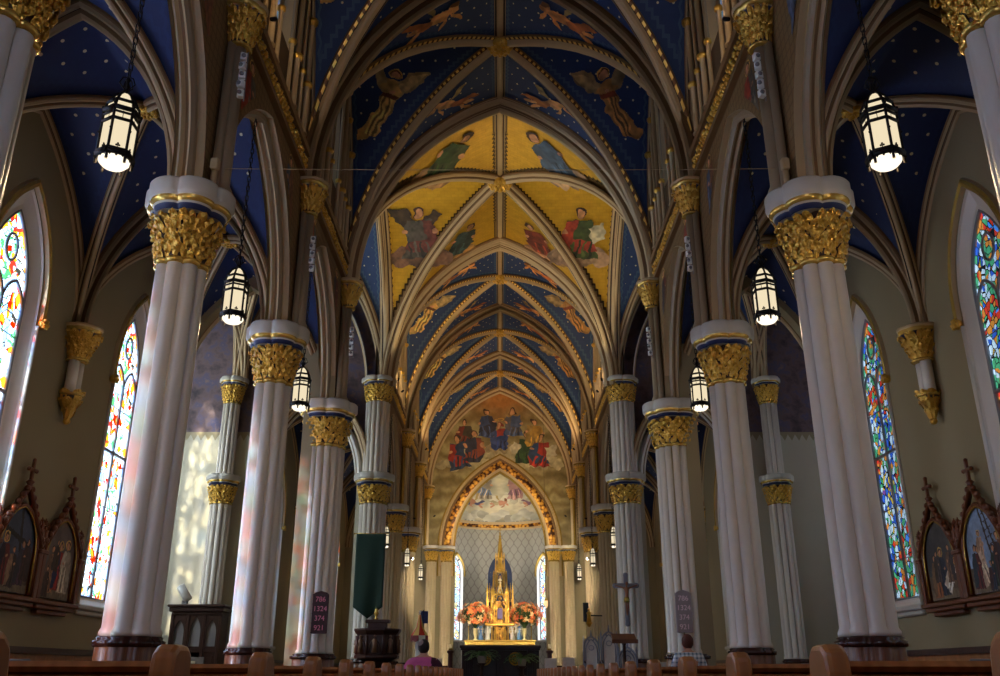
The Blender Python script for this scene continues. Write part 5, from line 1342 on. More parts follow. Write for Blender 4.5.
# ------------------------------------------------------------------ figures
def skin_body(name, J, E, mat, parent, sub=2):
    """J: [(x, y, z, rx, ry)], E: edges; root is joint 0; one continuous surface"""
    me = bpy.data.meshes.new(name); me.from_pydata([j[:3] for j in J], E, []); me.materials.append(mat)
    o = bpy.data.objects.new(name, me); COL.objects.link(o); o.parent = parent
    sk = o.modifiers.new('skin', 'SKIN'); sk.use_smooth_shade = True
    if not me.skin_vertices: 
        me.attributes.new('skin_vertex', 'FLOAT_VECTOR', 'POINT') if False else None
    sv = me.skin_vertices[0].data if me.skin_vertices else None
    if sv:
        for v, j in zip(sv, J): v.radius = (j[3], j[4] if len(j) > 4 else j[3])
        sv[0].use_root = True
    s2 = o.modifiers.new('sub', 'SUBSURF'); s2.levels = sub; s2.render_levels = sub
    return o
def person(loc, lab, top, trou, hair, k_=1., lean=0., arms=.2, bald=None, sleeve=None, rz=0., slim=1.):
    """seated person facing +y on a seat 0.45 m high; origin on the floor below the hips"""
    root = thing('person', loc, lab, 'person', rz=rz, kind='thing')
    L = lean
    def q(x, y, z, r, r2=None): return (x*k_*slim, (y+L*max(0, z-.5))*k_, .45+(z-.45)*k_, r*k_*slim, (r2 or r)*k_)
    J = [q(0, 0, .55, .15, .11), q(0, .0, .72, .14, .1), q(0, 0, .9, .165, .105), q(0, .0, 1.0, .13, .085), q(0, .0, 1.08, .05), q(0, .01, 1.13, .05),
         q(-.17, .0, .99, .065), q(-.25, .03, .84, .052), q(-arms-.08, .1, .7, .045), q(-.12, .27, .68, .035),
         q(.17, .0, .99, .065), q(.25, .03, .84, .052), q(arms+.08, .1, .7, .045), q(.12, .27, .68, .035),
         q(-.1, .1, .54, .09), q(-.12, .42, .53, .07), q(-.12, .45, .1, .045), q(-.12, .55, .05, .04), q(.1, .1, .54, .09), q(.12, .42, .53, .07), q(.12, .45, .1, .045), q(.12, .55, .05, .04)]
    E = [(0, 1), (1, 2), (2, 3), (3, 4), (4, 5), (3, 6), (6, 7), (7, 8), (8, 9), (3, 10), (10, 11), (11, 12), (12, 13), (0, 14), (14, 15), (15, 16), (16, 17), (0, 18), (18, 19), (19, 20), (20, 21)]
    skin_body('body', J, E, M['skin'], root)
    # shirt: its own continuous surface a little outside the torso and upper arms
    Js = [q(0, 0, .56, .175, .13), q(0, 0, .72, .16, .12), q(0, 0, .9, .185, .122), q(0, 0, 1.0, .145, .1), q(0, 0, 1.055, .07, .065),
          q(-.18, .0, .99, .082), q(-.26, .03, .84, .07), q(-arms-.085, .1, .71, .062), q(-.2, .18, .69, .055), q(.18, .0, .99, .082), q(.26, .03, .84, .07), q(arms+.085, .1, .71, .062), q(.2, .18, .69, .055)]
    skin_body('shirt', Js, [(0, 1), (1, 2), (2, 3), (3, 4), (3, 5), (5, 6), (6, 7), (7, 8), (3, 9), (9, 10), (10, 11), (11, 12)], top, root)
    Jt = [q(0, 0, .55, .17, .13), q(-.1, .1, .54, .105), q(-.12, .43, .535, .085), q(-.12, .46, .15, .06), q(.1, .1, .54, .105), q(.12, .43, .535, .085), q(.12, .46, .15, .06)]
    skin_body('trousers', Jt, [(0, 1), (1, 2), (2, 3), (0, 4), (4, 5), (5, 6)], trou, root)
    hx, hy, hz = 0, (.02+L*.72)*k_, .45+(.735)*k_; k_ *= .88
    mb = MB(); mb.ball((hx, hy, hz), .098*k_, sc_=(.86, 1., 1.22), seg=18, rings=14)
    mb.ball((hx, hy+.095*k_, hz-.015), .02*k_, sc_=(.7, 1, 1.1)); mb.ball((hx, hy+.06*k_, hz-.09*k_), .04*k_, sc_=(1, .9, .7))
    for s_ in (-1, 1):
        mb.ball((hx+s_*.085*k_, hy, hz-.01), .024*k_, sc_=(.5, .9, 1.3)); mb.ball((hx+s_*.034*k_, hy+.083*k_, hz+.012*k_), .013*k_)
        mb.ball((hx+s_*.0+.0, hy+.088*k_, hz-.055*k_), .02*k_, sc_=(1.2, .4, .3))
    mb.build('head', M['skin'], root)
    mb = MB(); mb.ball((hx, hy-.02*k_, hz+.022*k_), .108*k_, sc_=(.9, .98, 1.12), seg=18, rings=12)
    mb.build('hair', hair, root)
    if bald: mb = MB(); mb.ball((hx-.025*k_, hy-.045*k_, hz+.06*k_), .085*k_, sc_=(.8, .9, .8), seg=14, rings=10); tag(mb.build('bald_crown', bald, root), 'pale thinning crown of the head')
    k_ /= .88
    for s_ in (-1, 1):                       # hands resting on the lap, five fingers each
        mb = MB(); cx_, cy_, cz_ = s_*.1*k_, (.29+L*.2)*k_, .45+.2*k_
        mb.ball((cx_, cy_, cz_), .04*k_, sc_=(1, 1.1, .45))
        for i, (dx, ln_) in enumerate(((-.027, .055), (-.009, .07), (.009, .066), (.027, .05))):
            mb.tube([(cx_+dx*k_, cy_+.03*k_, cz_), (cx_+dx*1.1*k_, cy_+(.03+ln_*.6)*k_, cz_), (cx_+dx*1.1*k_, cy_+(.03+ln_)*k_, cz_-.02*k_)], [.0085*k_, .008*k_, .006*k_], 6)
        mb.tube([(cx_-s_*.03*k_, cy_-.01*k_, cz_), (cx_-s_*.055*k_, cy_+.02*k_, cz_), (cx_-s_*.06*k_, cy_+.045*k_, cz_)], [.011*k_, .009*k_, .007*k_], 6)
        mb.build('hand', M['skin'], root)
    return root
M['skin'] = plain('human_skin', (196, 142, 112), .55, var=.06)
k = NT('plaid_shirt'); x, y, z = k.sep(k.obj())
a = k.math('GREATER_THAN', k.math('FRACT', k.math('MULTIPLY', x, 17.)), .55); b = k.math('GREATER_THAN', k.math('FRACT', k.math('MULTIPLY', z, 17.)), .6)
k.bsdf(k.mix(k.math('MULTIPLY', k.math('ADD', a, b), .5), lin((226, 232, 234)), lin((96, 122, 138))), .8); plaid = k.m
k = NT('pink_top_shadow_side'); x, y, z = k.sep(k.obj()); n_ = k.noise(9.); f = k.math('ADD', x, k.math('MULTIPLY', n_, .12))
k.bsdf(k.mix(k.math('GREATER_THAN', f, .19), k.mix(k.noise(14.), lin((196, 80, 140)), lin((226, 110, 160))), lin((66, 22, 44))), .8); pink = k.m  # dark side of the top is its shadow, put into the colour
person((2.76, 1.335+14*.865+.27, .1), 'person with short auburn hair in a pale blue plaid shirt, seen from behind', plaid, cloth('dark_trousers', (36, 38, 48)), plain('auburn_hair', (84, 40, 26), .7, bump=.4, bscale=80), 1.02, .04, .06, slim=.82)
person((-1.26, 1.335+16*.865+.27, 0), 'person in a pink top with shadow-coloured side and thinning dark hair, seated left of the aisle', pink, cloth('grey_trousers', (60, 58, 62)), plain('dark_hair', (30, 24, 24), .7, bump=.4, bscale=80), 1.12, .02, .33, bald=plain('thin_crown', (150, 130, 122), .6))

# ------------------------------------------------------------------ confessional and cylinder speaker
def confessional(x, y, lab):
    root = thing('confessional', (x, y, 0), lab, 'confessional', kind='thing'); w, d, h = .95, .55, 3.42; wd = M['walnut']
    mb = MB(); mb.rbox(-w, w, -d+.12, d, 0, .3, .02)
    for xx in (-w, -.33, .33, w): mb.rbox(xx-.07, xx+.07, -d, -d+.12, 0, h-.35, .02)
    mb.rbox(-w, w, -d+.02, -d+.1, 1.62, 1.78, .01); mb.rbox(-w, w, -d+.02, -d+.1, .28, .42, .01)
    mb.rbox(-w, -w+.06, -d+.1, d, .3, h-.35, .01); mb.rbox(w-.06, w, -d+.1, d, .3, h-.35, .01); mb.rbox(-w, w, d-.06, d, .3, h-.35, .01)
    mb.build('carcass', wd, root)
    for i, (a, b) in enumerate(((-.88, -.4), (-.26, .26), (.4, .88))):
        mb = MB(); P = lambda s_, z, k_: (s_, -d+.03+k_*.05, z)
        strip_wall(mb, P, a, b, 1.78, h-.35, [((a+b)/2, (b-a)/2-.05, 1.84, 2.35, .48 if i != 1 else .6)], 0, 0, 8); mb.build('tracery_panel', wd, root)
        mb = MB(); mb.box(a, b, -d+.12, -d+.14, 1.8, h-.4); mb.build('curtain', plain('grey_confessional_curtain', (150, 148, 152), .8), root)
        if i != 1: mb = MB(); mb.rbox(a, b, -d+.05, -d+.09, .42, 1.62, .02); mb.rbox(a+.08, b-.08, -d+.03, -d+.06, .55, 1.5, .02); mb.build('door', wd, root)
    mb = MB(); mb.rbox(-w-.04, w+.04, -d-.03, d, h-.4, h-.28, .02); mb.rbox(-w-.14, w+.14, -d-.13, d, h-.28, h-.1, .03); mb.rbox(-w-.2, w+.2, -d-.2, d, h-.1, h, .03); mb.build('cornice', wd, root)
    mb = MB(); mb.rbox(-.5, .5, -d-.05, -d, .85, 1.45, .01); nf_ = mb.build('notice_frame', plain('grey_notice_frame', (120, 112, 110), .5), root)
    mb = MB(); mb.box(-.17, .17, -d-.062, -d-.052, .98, 1.3); tag(mb.build('notice_card', plain('notice_paper', (226, 210, 180), .7), nf_), 'small pale paper notice')
    return root
confessional(-12.05, 6.78*S, 'dark carved wooden confessional with pointed openings against the sunlit wall')
root = thing('cylinder_speaker', (-12.65, 6.72*S, 3.44), 'white tilted cylinder loudspeaker on top of the confessional', 'loudspeaker')
mb = MB(); mb.lathe([(.15, 0), (.17, .01), (.17, .66), (.15, .67)], seg=24); o = mb.build('housing', M['white'], root); o.rotation_euler = (0, -.6, 0); o.location = (.12, 0, .16)
mb = MB(); mb.rbox(-.1, .1, -.12, .12, 0, .14, .01); mb.build('foot', M['slate'], root)

# ------------------------------------------------------------------ stations of the cross
def station(x, y, rz, seed, sky, figs, lab):
    root = thing('station_of_the_cross', (x, y, ZZ(.235)), lab, 'religious relief', group=None, rz=rz, kind='thing')
    w, h = .92, 2.05; wd = M['stationwood']; yo = -.3
    mb = MB(); mb.prism([(-w, .3)]+parch(w, 1.05, 8, 0, 1.15)+[(w, .3)], -.1, -.005, 'y'); mb.build('back_board', wd, root)
    for sd in (-1, 1):
        mb = MB(); mb.rbox(sd*w-.08, sd*w+.08, -.24, -.02, .2, 1.25, .02); mb.rbox(sd*w-.1, sd*w+.1, -.27, -.02, 1.2, 1.3, .02); mb.rbox(sd*w-.055, sd*w+.055, -.2, -.02, 1.3, 1.75, .02); pinnacle(mb, sd*w, -.11, 1.72, .07, .3); mb.build('buttress', wd, root)
    A_ = parch(w-.1, 1.0, 8, 0, 1.15)
    mb = MB(); mb.tube([(w*-1+.1, -.14, .3)]+[(a, -.14, b) for a, b in A_]+[(w-.1, -.14, .3)], .055, 6); mb.tube([(-.06-w+.2, -.16, .34)]+[(a*.93, -.16, b-.05) for a, b in A_]+[(w-.14, -.16, .34)], .022, 5, 1); mb.build('arch_frame', [wd, M['gold_smooth']], root)
    mb = MB(); mb.tube([(-w-.02, -.16, 1.35), (0, -.16, h+.5), (w+.02, -.16, 1.35)], .075, 6)
    for j in range(7):
        q = (j+.6)/7.4
        for sd in (-1, 1): mb.ball((sd*(w+.05)*(1-q), -.18, 1.42+(h-.85)*q), .075, seg=7, rings=5)
    mb.build('crocketed_gable', wd, root)
    mb = MB(); z0 = h+.45; mb.lathe([(.09, z0), (.05, z0+.08), (.1, z0+.14), (.04, z0+.2)], (0, -.16), 8); mb.rbox(-.035, .035, -.2, -.13, z0+.15, z0+.62, .01); mb.rbox(-.16, .16, -.2, -.13, z0+.38, z0+.45, .01)
    for p in ((-.17, z0+.415), (.17, z0+.415), (0, z0+.63)): mb.ball((p[0], -.165, p[1]), .05, seg=7, rings=5)
    mb.build('cross_finial', wd, root)
    mb = MB(); mb.rbox(-w-.1, w+.1, -.3, -.01, .14, .24, .02); mb.rbox(-w-.02, w+.02, -.24, -.01, .04, .14, .02); mb.rbox(-w+.2, w-.2, -.16, -.01, -.06, .04, .02)
    mb.build('ledge', wd, root)
    H2, W2_ = 260, 200; cv = Cv(W2_, H2, lin(sky), seed); n_ = vnoise(H2, W2_, 6, seed)[..., None]; cv.a[..., :3] *= (.7+.6*n_)
    cv.at(.385, 0, 1).poly([(-.4, 0), (.4, 0), (.4, .24), (-.4, .3)], (92, 74, 54)); cv.poly([(-.4, 0), (.4, 0), (.4, .1), (-.4, .14)], (120, 104, 80))
    figs(cv); ph, pw = 1.85, 1.85*W2_/H2
    X_ = cv.X*1.85-pw/2; Zc = cv.Y*ph; t_ = np.array([(pz(min(abs(v), w-.15), w-.14, .95)) for v in X_[0]])
    cv.a[..., 3] = np.where((Zc < .85+t_[None]) & (np.abs(X_) < w-.13), 1, 0)
    art_mesh('painting', cv, lambda X, Y: np.stack([X*1.85-pw/2, 0*X-.115, .3+Y*ph], -1), root)
    return root
def g1(c):
    c.at(.36, .05, 1).poly([(-.3, .62), (.34, .46), (.35, .52), (-.28, .68)], (36, 26, 20)); c.poly([(.02, .9), (.07, .9), (.14, .4), (.09, .4)], (36, 26, 20))
    c.at(.16, .08, .62); f_stand(c, (100, 30, 26), (40, 24, 40), halo=True); c.at(.36, .06, .5); f_stand(c, (60, 46, 40), (150, 116, 88)); c.at(.55, .1, .55); f_stand(c, (70, 44, 60), (50, 50, 60)); c.at(.66, .16, .52, 0, -1); f_stand(c, (60, 36, 30), (56, 40, 36))
def g2(c):
    c.at(.2, .08, .62); f_stand(c, (170, 120, 80), (110, 80, 60)); c.at(.4, .12, .64); f_stand(c, (150, 40, 30), (36, 44, 80), halo=True); c.at(.58, .1, .7, 0, -1); f_stand(c, (196, 184, 160), (150, 140, 120), halo=True); c.at(.3, .34, .42); f_stand(c, (60, 44, 36), (60, 50, 44)); c.at(.14, .02, .4); f_stand(c, (60, 40, 30), (70, 50, 40))
def g3(c):
    for i in range(9): c.at(.47+.02*i, .95-.09*i, 1).poly([(-.08, 0), (.08, .04), (.08, .05), (-.08, .01)], (50, 36, 28))
    c.at(.38, .04, 1).poly([(.05, .95), (.08, .95), (.34, .2), (.3, .2)], (50, 36, 28)); c.poly([(-.02, .95), (.01, .95), (.2, .2), (.16, .2)], (50, 36, 28))
    c.at(.3, .34, .4); f_stand(c, (190, 150, 120), (170, 130, 100), halo=True); c.at(.36, .1, .52, .35); f_stand(c, (206, 176, 150), (200, 170, 140)); c.at(.16, .06, .55); f_stand(c, (90, 30, 30), (34, 50, 60)); c.at(.56, .06, .5, 0, -1); f_stand(c, (44, 60, 50), (40, 56, 70)); c.at(.68, .1, .6, 0, -1); f_stand(c, (60, 40, 40), (50, 40, 50)); c.at(.46, .02, .35); f_stand(c, (40, 50, 70), (70, 40, 40))
def g4(c):
    c.at(.38, .06, .62, 0); f_stand(c, (44, 50, 70), (30, 34, 50), halo=True); c.at(.46, .12, .5, -.7); f_stand(c, (226, 214, 196), (210, 190, 170), halo=True); c.at(.2, .04, .58); f_stand(c, (150, 90, 50), (120, 90, 60)); c.at(.6, .2, .5, 0, -1); f_stand(c, (110, 80, 60), (60, 50, 50)); c.at(.26, .22, .42); f_stand(c, (70, 60, 60), (60, 50, 40))
sx = XA-.0
station(-sx, 3.535*S, PI/2, 5, (66, 74, 92), g1, 'framed station on the left wall, figure under a long dark cross')
station(-sx, 3.90*S, PI/2, 6, (96, 84, 80), g2, 'framed station on the left wall beside the sunlit window, robed figures meeting')
station(sx, 3.535*S, -PI/2, 7, (130, 150, 180), g3, 'framed station on the right wall with ladders and a body taken down')
station(sx, 3.90*S, -PI/2, 8, (70, 66, 66), g4, 'framed station on the right wall beside the window, mourners around a pale body')

# ------------------------------------------------------------------ hymn boards
def letters(txt, size, mat, parent, loc, name='hymn_number'):
    cu = bpy.data.curves.new(name, 'FONT'); cu.body = txt; cu.size = size; cu.align_x = 'CENTER'; cu.align_y = 'CENTER'; cu.extrude = .004
    o = bpy.data.objects.new(name, cu); COL.objects.link(o); o.parent = parent; o.location = loc; o.rotation_euler = (PI/2, 0, 0); cu.materials.append(mat)
    dg = bpy.context.evaluated_depsgraph_get(); me = bpy.data.meshes.new_from_object(o.evaluated_get(dg)); bpy.data.objects.remove(o)
    o = bpy.data.objects.new(name, me); COL.objects.link(o); o.parent = parent; o.location = loc; o.rotation_euler = (PI/2, 0, 0); return o
def hymn_board(x, y, z, rz, board, num, nums, lab):
    root = thing('hymn_board', (x, y, z), lab, 'hymn board', rz=rz)
    mb = MB(); mb.rbox(-.23, .23, -.03, .03, 0, 1.06, .012); mb.prism([(-.23, 1.06), (.23, 1.06), (.17, 1.12), (0, 1.17), (-.17, 1.12)], -.03, .03, 'y')
    for i in range(5): mb.rbox(-.235, .235, -.045, -.02, .01+i*.26, .035+i*.26, .006)
    mb.build('board', board, root)
    for i, t_ in enumerate(nums):
        letters(t_, .2, num, root, (0, -.036, .93-i*.26))
    return root
hb = plain('maroon_board', (58, 26, 28), .5); hb2 = plain('grey_brown_board', (160, 148, 150), .6)
n1_ = plain('faded_pink_numbers', (230, 130, 150), .6); n2_ = plain('bright_pink_numbers', (255, 224, 230), .6)
hymn_board(-.935*S, 4.92*S-.66, ZZ(.185), 0, hb, n1_, ('786', '1324', '374', '921'), 'dark maroon hymn board with pink numbers on the left crossing pier')
hymn_board(.955*S, 4.92*S-.66, ZZ(.19), 0, hb2, n2_, ('786', '1324', '374', '921'), 'grey hymn board with bright pink numbers on the right crossing pier')

# ------------------------------------------------------------------ banner, pulpit, umbrella
root = thing('hanging_banner', (-.98*S, 6.98*S-.85, 0), 'long dark green banner with a pointed end hanging on the left pier', 'banner')
mb = MB(); zt, zb = ZZ(.985), ZZ(.45); nx, nz = 12, 16; vs = []
for j in range(nz+1):
    for i in range(nx+1):
        u = i/nx; zz = zt+(zb-.45*(1-abs(2*u-1))-zt)*j/nz; vs.append(((u-.5)*1.22, .05*math.sin(u*9+j*.12)*(j/nz), zz))
mb.add(vs, [(j*(nx+1)+i, j*(nx+1)+i+1, (j+1)*(nx+1)+i+1, (j+1)*(nx+1)+i) for j in range(nz) for i in range(nx)], 0, True)
o = mb.build('cloth', cloth('dark_green_cloth', (22, 52, 42)), root); sf = o.modifiers.new('s', 'SOLIDIFY'); sf.thickness = .012
mb = MB(); mb.tube([(-.68, 0, zt+.01), (.68, 0, zt+.01)], .02, 8); mb.ball((-.7, 0, zt+.01), .035); mb.ball((.7, 0, zt+.01), .035); mb.build('rod', M['gold_smooth'], root)

root = thing('pulpit', (-.82*S, 6.25*S, .3), 'dark carved octagonal pulpit with figures in pointed niches below the banner', 'pulpit', kind='thing')
zp = ZZ(.27)-.3; R_ = .83; BRZ = plain('bronze_figure', (120, 84, 56), .45)
mb = MB(); mb.lathe([(.45, 0), (.42, .1), (.25, .25), (.22, .6), (.5, .95), (R_*.98, 1.08)], seg=8, ph=PI/8, smooth=False); mb.build('stem', M['walnut'], root)
mb = MB(); mb.lathe([(R_*.98, 1.05), (R_*1.02, 1.1), (R_*1.02, 1.16), (R_*.92, 1.2), (R_*.92, zp-.22), (R_*1.0, zp-.16), (R_*1.08, zp-.06), (R_*1.08, zp), (R_*.9, zp)], seg=8, ph=PI/8, smooth=False); mb.build('body', M['walnut'], root)
for i in range(8):
    a = PI/4*i; ap = R_*.92*math.cos(PI/8); e = thing('x', (0, 0, 0), None, None) if False else None
    mb = MB(); hw = R_*.92*math.sin(PI/8)
    P_ = [(-hw*.7, 1.25)]+parch(hw*.7, .38, 7, 0, zp-.75)+[(hw*.7, 1.25)]
    mb.tube([(x_, -.01, z_) for x_, z_ in P_], .035, 6); mb.tube([(-hw, -.02, 1.2), (-hw, -.02, zp-.25)], .05, 6)
    o = mb.build('niche_frame', M['walnut'], root, (ap*math.cos(a), ap*math.sin(a), 0), a+PI/2); nf_ = o
    mb = MB(); mb.lathe([(.1, 1.25), (.075, 1.5), (.085, 1.68), (.03, 1.74)], (0, -.06), 10); mb.ball((0, -.06, 1.81), .052); mb.tube([(-.08, -.07, 1.66), (0, -.14, 1.55), (.08, -.07, 1.66)], .025, 6)
    mb.build('niche_figure', BRZ, nf_)
mb = MB(); mb.rbox(-.38, .5, -.75, -.3, zp+.18, zp+.3, .02); mb.rbox(-.3, .4, -.7, -.35, zp, zp+.2, .02); mb.build('reading_desk', M['walnut'], root)
mb = MB(); mb.lathe([(.07, 0), (.09, .03), (.03, .08), (.06, .16), (.1, .22), (.05, .3), (.07, .36), (.0, .42)], seg=12)
tag(mb.build('gilt_finial_lamp', M['gold_smooth'], None, (-.82*S-.02, 6.25*S-.52, zp+.6)), 'small gilt ornament standing on the pulpit desk', 'ornament')
# half-open ceremonial umbrella
root = thing('ceremonial_umbrella', (-3.68, 7.75*S, .6), 'half-closed red and yellow striped ceremonial umbrella on a white stand', 'umbrella', kind='thing')
z0 = ZZ(.265)-.6; mb = MB(); n = 8; zt = ZZ(.45)-.6
for i in range(n):
    a0, a1 = 2*PI*i/n, 2*PI*(i+1)/n
    for (r0, za_), (r1, zb_) in (((.04, zt), (.15, zt-.55)), ((.15, zt-.55), (.4, z0+.1))):
        mb.add([(r0*math.cos(a0), r0*math.sin(a0), za_), (r0*math.cos(a1), r0*math.sin(a1), za_), (r1*math.cos(a1), r1*math.sin(a1), zb_), (r1*math.cos(a0), r1*math.sin(a0), zb_)], [(0, 1, 2, 3)], i % 2, True)
    mb.add([(.4*math.cos(a0), .4*math.sin(a0), z0+.1), (.4*math.cos(a1), .4*math.sin(a1), z0+.1), (.4*math.cos(a1), .4*math.sin(a1), z0-.12), (.4*math.cos((a0+a1)/2), .4*math.sin((a0+a1)/2), z0-.2), (.4*math.cos(a0), .4*math.sin(a0), z0-.12)], [(0, 1, 2, 3, 4)], 2 if i % 3 else 3)
ubm = [plain('umbrella_red', (206, 52, 26), .6), plain('umbrella_yellow', (232, 196, 110), .6), plain('umbrella_valance', (120, 26, 24), .6), plain('umbrella_emblem', (230, 226, 210), .6)]
mb.build('canopy', ubm, root)
mb = MB(); mb.tube([(0, 0, .05), (0, 0, zt+.1)], .025, 8); mb.ball((0, 0, zt+.14), .05); mb.build('pole', M['white'], root)
mb = MB(); mb.lathe([(.28, 0), (.28, .05), (.18, .1), (.17, z0-.15), (.2, z0-.12)], seg=8, smooth=False); mb.build('stand', M['white'], root)
root = thing('blue_pennant', (-3.62, 7.95*S, .6), 'dark blue cloth pennant behind the striped umbrella', 'banner')
mb = MB(); mb.tube([(0, 0, 0), (0, 0, ZZ(.5)-.6)], .02, 6); mb.build('pole', M['iron'], root)
mb = MB(); mb.rbox(-.22, .22, -.015, .015, ZZ(.39)-.6, ZZ(.49)-.6, .005); mb.build('cloth', cloth('navy_cloth', (36, 44, 92)), root)

# ------------------------------------------------------------------ crucifix on the right pier
def crucifix(loc, H, lab, pole=False, wood_=None, body=None):
    root = thing('crucifix', loc, lab, 'crucifix', kind='thing'); k_ = H; wd = wood_ or plain('grey_weathered_wood', (128, 128, 138), .6)
    mb = MB(); mb.rbox(-.045*k_, .045*k_, -.02*k_, .02*k_, 0, k_, .008*k_); mb.rbox(-.24*k_, .24*k_, -.022*k_, .018*k_, .725*k_, .82*k_, .008*k_)
    for p in ((-.22, .775), (.22, .775), (0, .98), (0, .03)):
        mb.lathe([(.0, 0), (.0, 0)], (0, 0), 3) if False else mb.ball((p[0]*k_, 0, p[1]*k_), .055*k_, sc_=(1, .4, 1), seg=8, rings=6)
    mb.build('cross', wd, root)
    y = -.05*k_; b = body or plain('painted_corpus', (150, 96, 66), .5)
    J = [(0, y, .52*k_, .04*k_, .028*k_), (0, y-.01*k_, .6*k_, .035*k_, .025*k_), (0, y, .69*k_, .05*k_, .03*k_), (0, y, .735*k_, .02*k_), (0, y-.015*k_, .77*k_, .02*k_),
         (-.06*k_, y, .725*k_, .018*k_), (-.15*k_, y+.01*k_, .755*k_, .013*k_), (-.235*k_, y+.02*k_, .785*k_, .01*k_), (.06*k_, y, .725*k_, .018*k_), (.15*k_, y+.01*k_, .755*k_, .013*k_), (.235*k_, y+.02*k_, .785*k_, .01*k_),
         (-.022*k_, y, .46*k_, .022*k_), (-.02*k_, y-.035*k_, .35*k_, .018*k_), (-.008*k_, y+.01*k_, .22*k_, .012*k_), (-.006*k_, y-.01*k_, .19*k_, .01*k_), (.022*k_, y, .46*k_, .022*k_), (.02*k_, y-.035*k_, .35*k_, .018*k_), (.008*k_, y+.01*k_, .22*k_, .012*k_), (.006*k_, y-.01*k_, .19*k_, .01*k_)]
    skin_body('corpus', J, [(0, 1), (1, 2), (2, 3), (3, 4), (2, 5), (5, 6), (6, 7), (2, 8), (8, 9), (9, 10), (0, 11), (11, 12), (12, 13), (13, 14), (0, 15), (15, 16), (16, 17), (17, 18)], b, root)
    mb = MB(); mb.ball((.01*k_, y-.03*k_, .805*k_), .035*k_, sc_=(.85, .95, 1.2), seg=12, rings=9); mb.build('head', b, root)
    mb = MB(); mb.lathe([(.055*k_, .44*k_), (.058*k_, .5*k_), (.045*k_, .54*k_)], (0, y), 12, sy=.8); mb.build('loincloth', M['gold_smooth'], root)
    return root
crucifix((5.15, 6.98*S-.95, ZZ(.32)), 2.0, 'large grey crucifix with a bronze coloured body on the right crossing pier')
mb = MB(); mb.tube([(5.15, 6.98*S-.93, ZZ(.32)+1.2), (5.15, 6.98*S-.5, ZZ(.32)+1.2)], .03, 6); mb.tube([(5.15, 6.98*S-.93, ZZ(.32)+.3), (5.15, 6.98*S-.5, ZZ(.32)+.3)], .03, 6)
tag(mb.build('wall_bracket', M['iron']), 'iron bracket holding the crucifix to the pier', 'bracket')
root = thing('bracket_statue', (.87*S-.42, 8.37*S-.62, ZZ(.46)-.42), 'small dark and gilt statue on the first right choir column', 'statue')
mb = MB(); mb.rbox(-.28, .0, .0, .08, .2, 1.1, .02); mb.build('panel', plain('dark_green_panel', (34, 42, 44), .5), root)
mb = MB(); mb.tube([(-.1, .08, .5), (.3, .3, .5), (.75, .5, .5)], .03, 6); mb.build('bracket_arm', M['iron'], root)
mb = MB(); mb.lathe([(.05, -.05), (.16, .12), (.18, .16)], seg=10); mb.lathe([(.13, .16), (.09, .45), (.1, .62), (.04, .7)], seg=12); mb.ball((0, -.0, .77), .065); mb.tube([(-.1, 0, .6), (-.02, -.14, .52), (.1, 0, .6)], .03, 6); mb.build('figure', M['gold'], root)

# ------------------------------------------------------------------ lectern, gothic chairs, stools
root = thing('lectern', (.86*S-.32, 6.05*S, .3), 'dark wooden lectern with a sloping desk on a slim post', 'lectern', kind='thing')
mb = MB(); mb.lathe([(.3, 0), (.28, .06), (.08, .16), (.06, .3), (.06, ZZ(.16)-.3), (.1, ZZ(.18)-.3)], seg=10); mb.build('post', M['walnut'], root)
mb = MB(); zb = ZZ(.175)-.3
mb.add([(-.42, -.28, zb), (.42, -.28, zb), (.42, .25, zb+.26), (-.42, .25, zb+.26), (-.42, -.3, zb+.07), (.42, -.3, zb+.07), (.42, .22, zb+.33), (-.42, .22, zb+.33)], [(3, 2, 1, 0), (4, 5, 6, 7), (0, 1, 5, 4), (1, 2, 6, 5), (2, 3, 7, 6), (3, 0, 4, 7)], 0)
mb.rbox(-.46, .46, -.34, -.27, zb-.02, zb+.12, .015); mb.build('desk', M['redwood'], root)
stoneish = plain('silvery_chair_wood', (140, 142, 154), .55); padc = cloth('pale_chair_upholstery', (216, 206, 198))
def gothic_chair(x, y, z, h, lab):
    root = thing('gothic_chair', (x, y, z), lab, 'chair', group=None, kind='thing'); w = .34
    mb = MB(); mb.prism([(-w+.03, .4)]+parch(w-.03, .42, 8, 0, h-.75)+[(w-.03, .4)], .02, .06, 'y'); mb.build('backrest', padc, root)
    mb = MB(); pts_ = [(-w, 0, .1)]+[(a, .0, b) for a, b in parch(w, .48, 8, 0, h-.75)]+[(w, 0, .1)]; mb.tube(pts_, .035, 6)
    gothic_panel(mb, -w+.04, w-.04, .5, h-.35, -.005, t=.04)
    for sd in (-1, 1): mb.rbox(sd*w-.035, sd*w+.035, -.03, .05, 0, h-.55, .01); pinnacle(mb, sd*w, 0, h-.55, .04, .35)
    mb.tube([(0, 0, h-.28), (0, 0, h)], [.05, .015], 6); mb.ball((0, 0, h-.18), .05); mb.ball((-.1, 0, h-.42), .04); mb.ball((.1, 0, h-.42), .04)
    mb.build('back_frame', stoneish, root)
    mb = MB(); mb.rbox(-w, w, -.5, .02, .4, .5, .03); mb.build('seat', padc, root)
    for xx in (-w, w):
        mb = MB(); mb.rbox(xx-.03, xx+.03, -.5, -.44, 0, .68, .01); mb.build('leg', stoneish, root)
        mb = MB(); mb.tube([(xx, .0, .72), (xx, -.3, .74), (xx, -.52, .68)], .035, 6); mb.build('armrest', M['walnut'], root)
    return root
gothic_chair(4.05, 7.55*S, .6, 2.05, 'silvery gothic chair with a pointed back, leftmost of the three')
gothic_chair(4.68, 7.3*S, .6, 2.2, 'tallest silvery gothic chair, between its neighbour and the lectern')
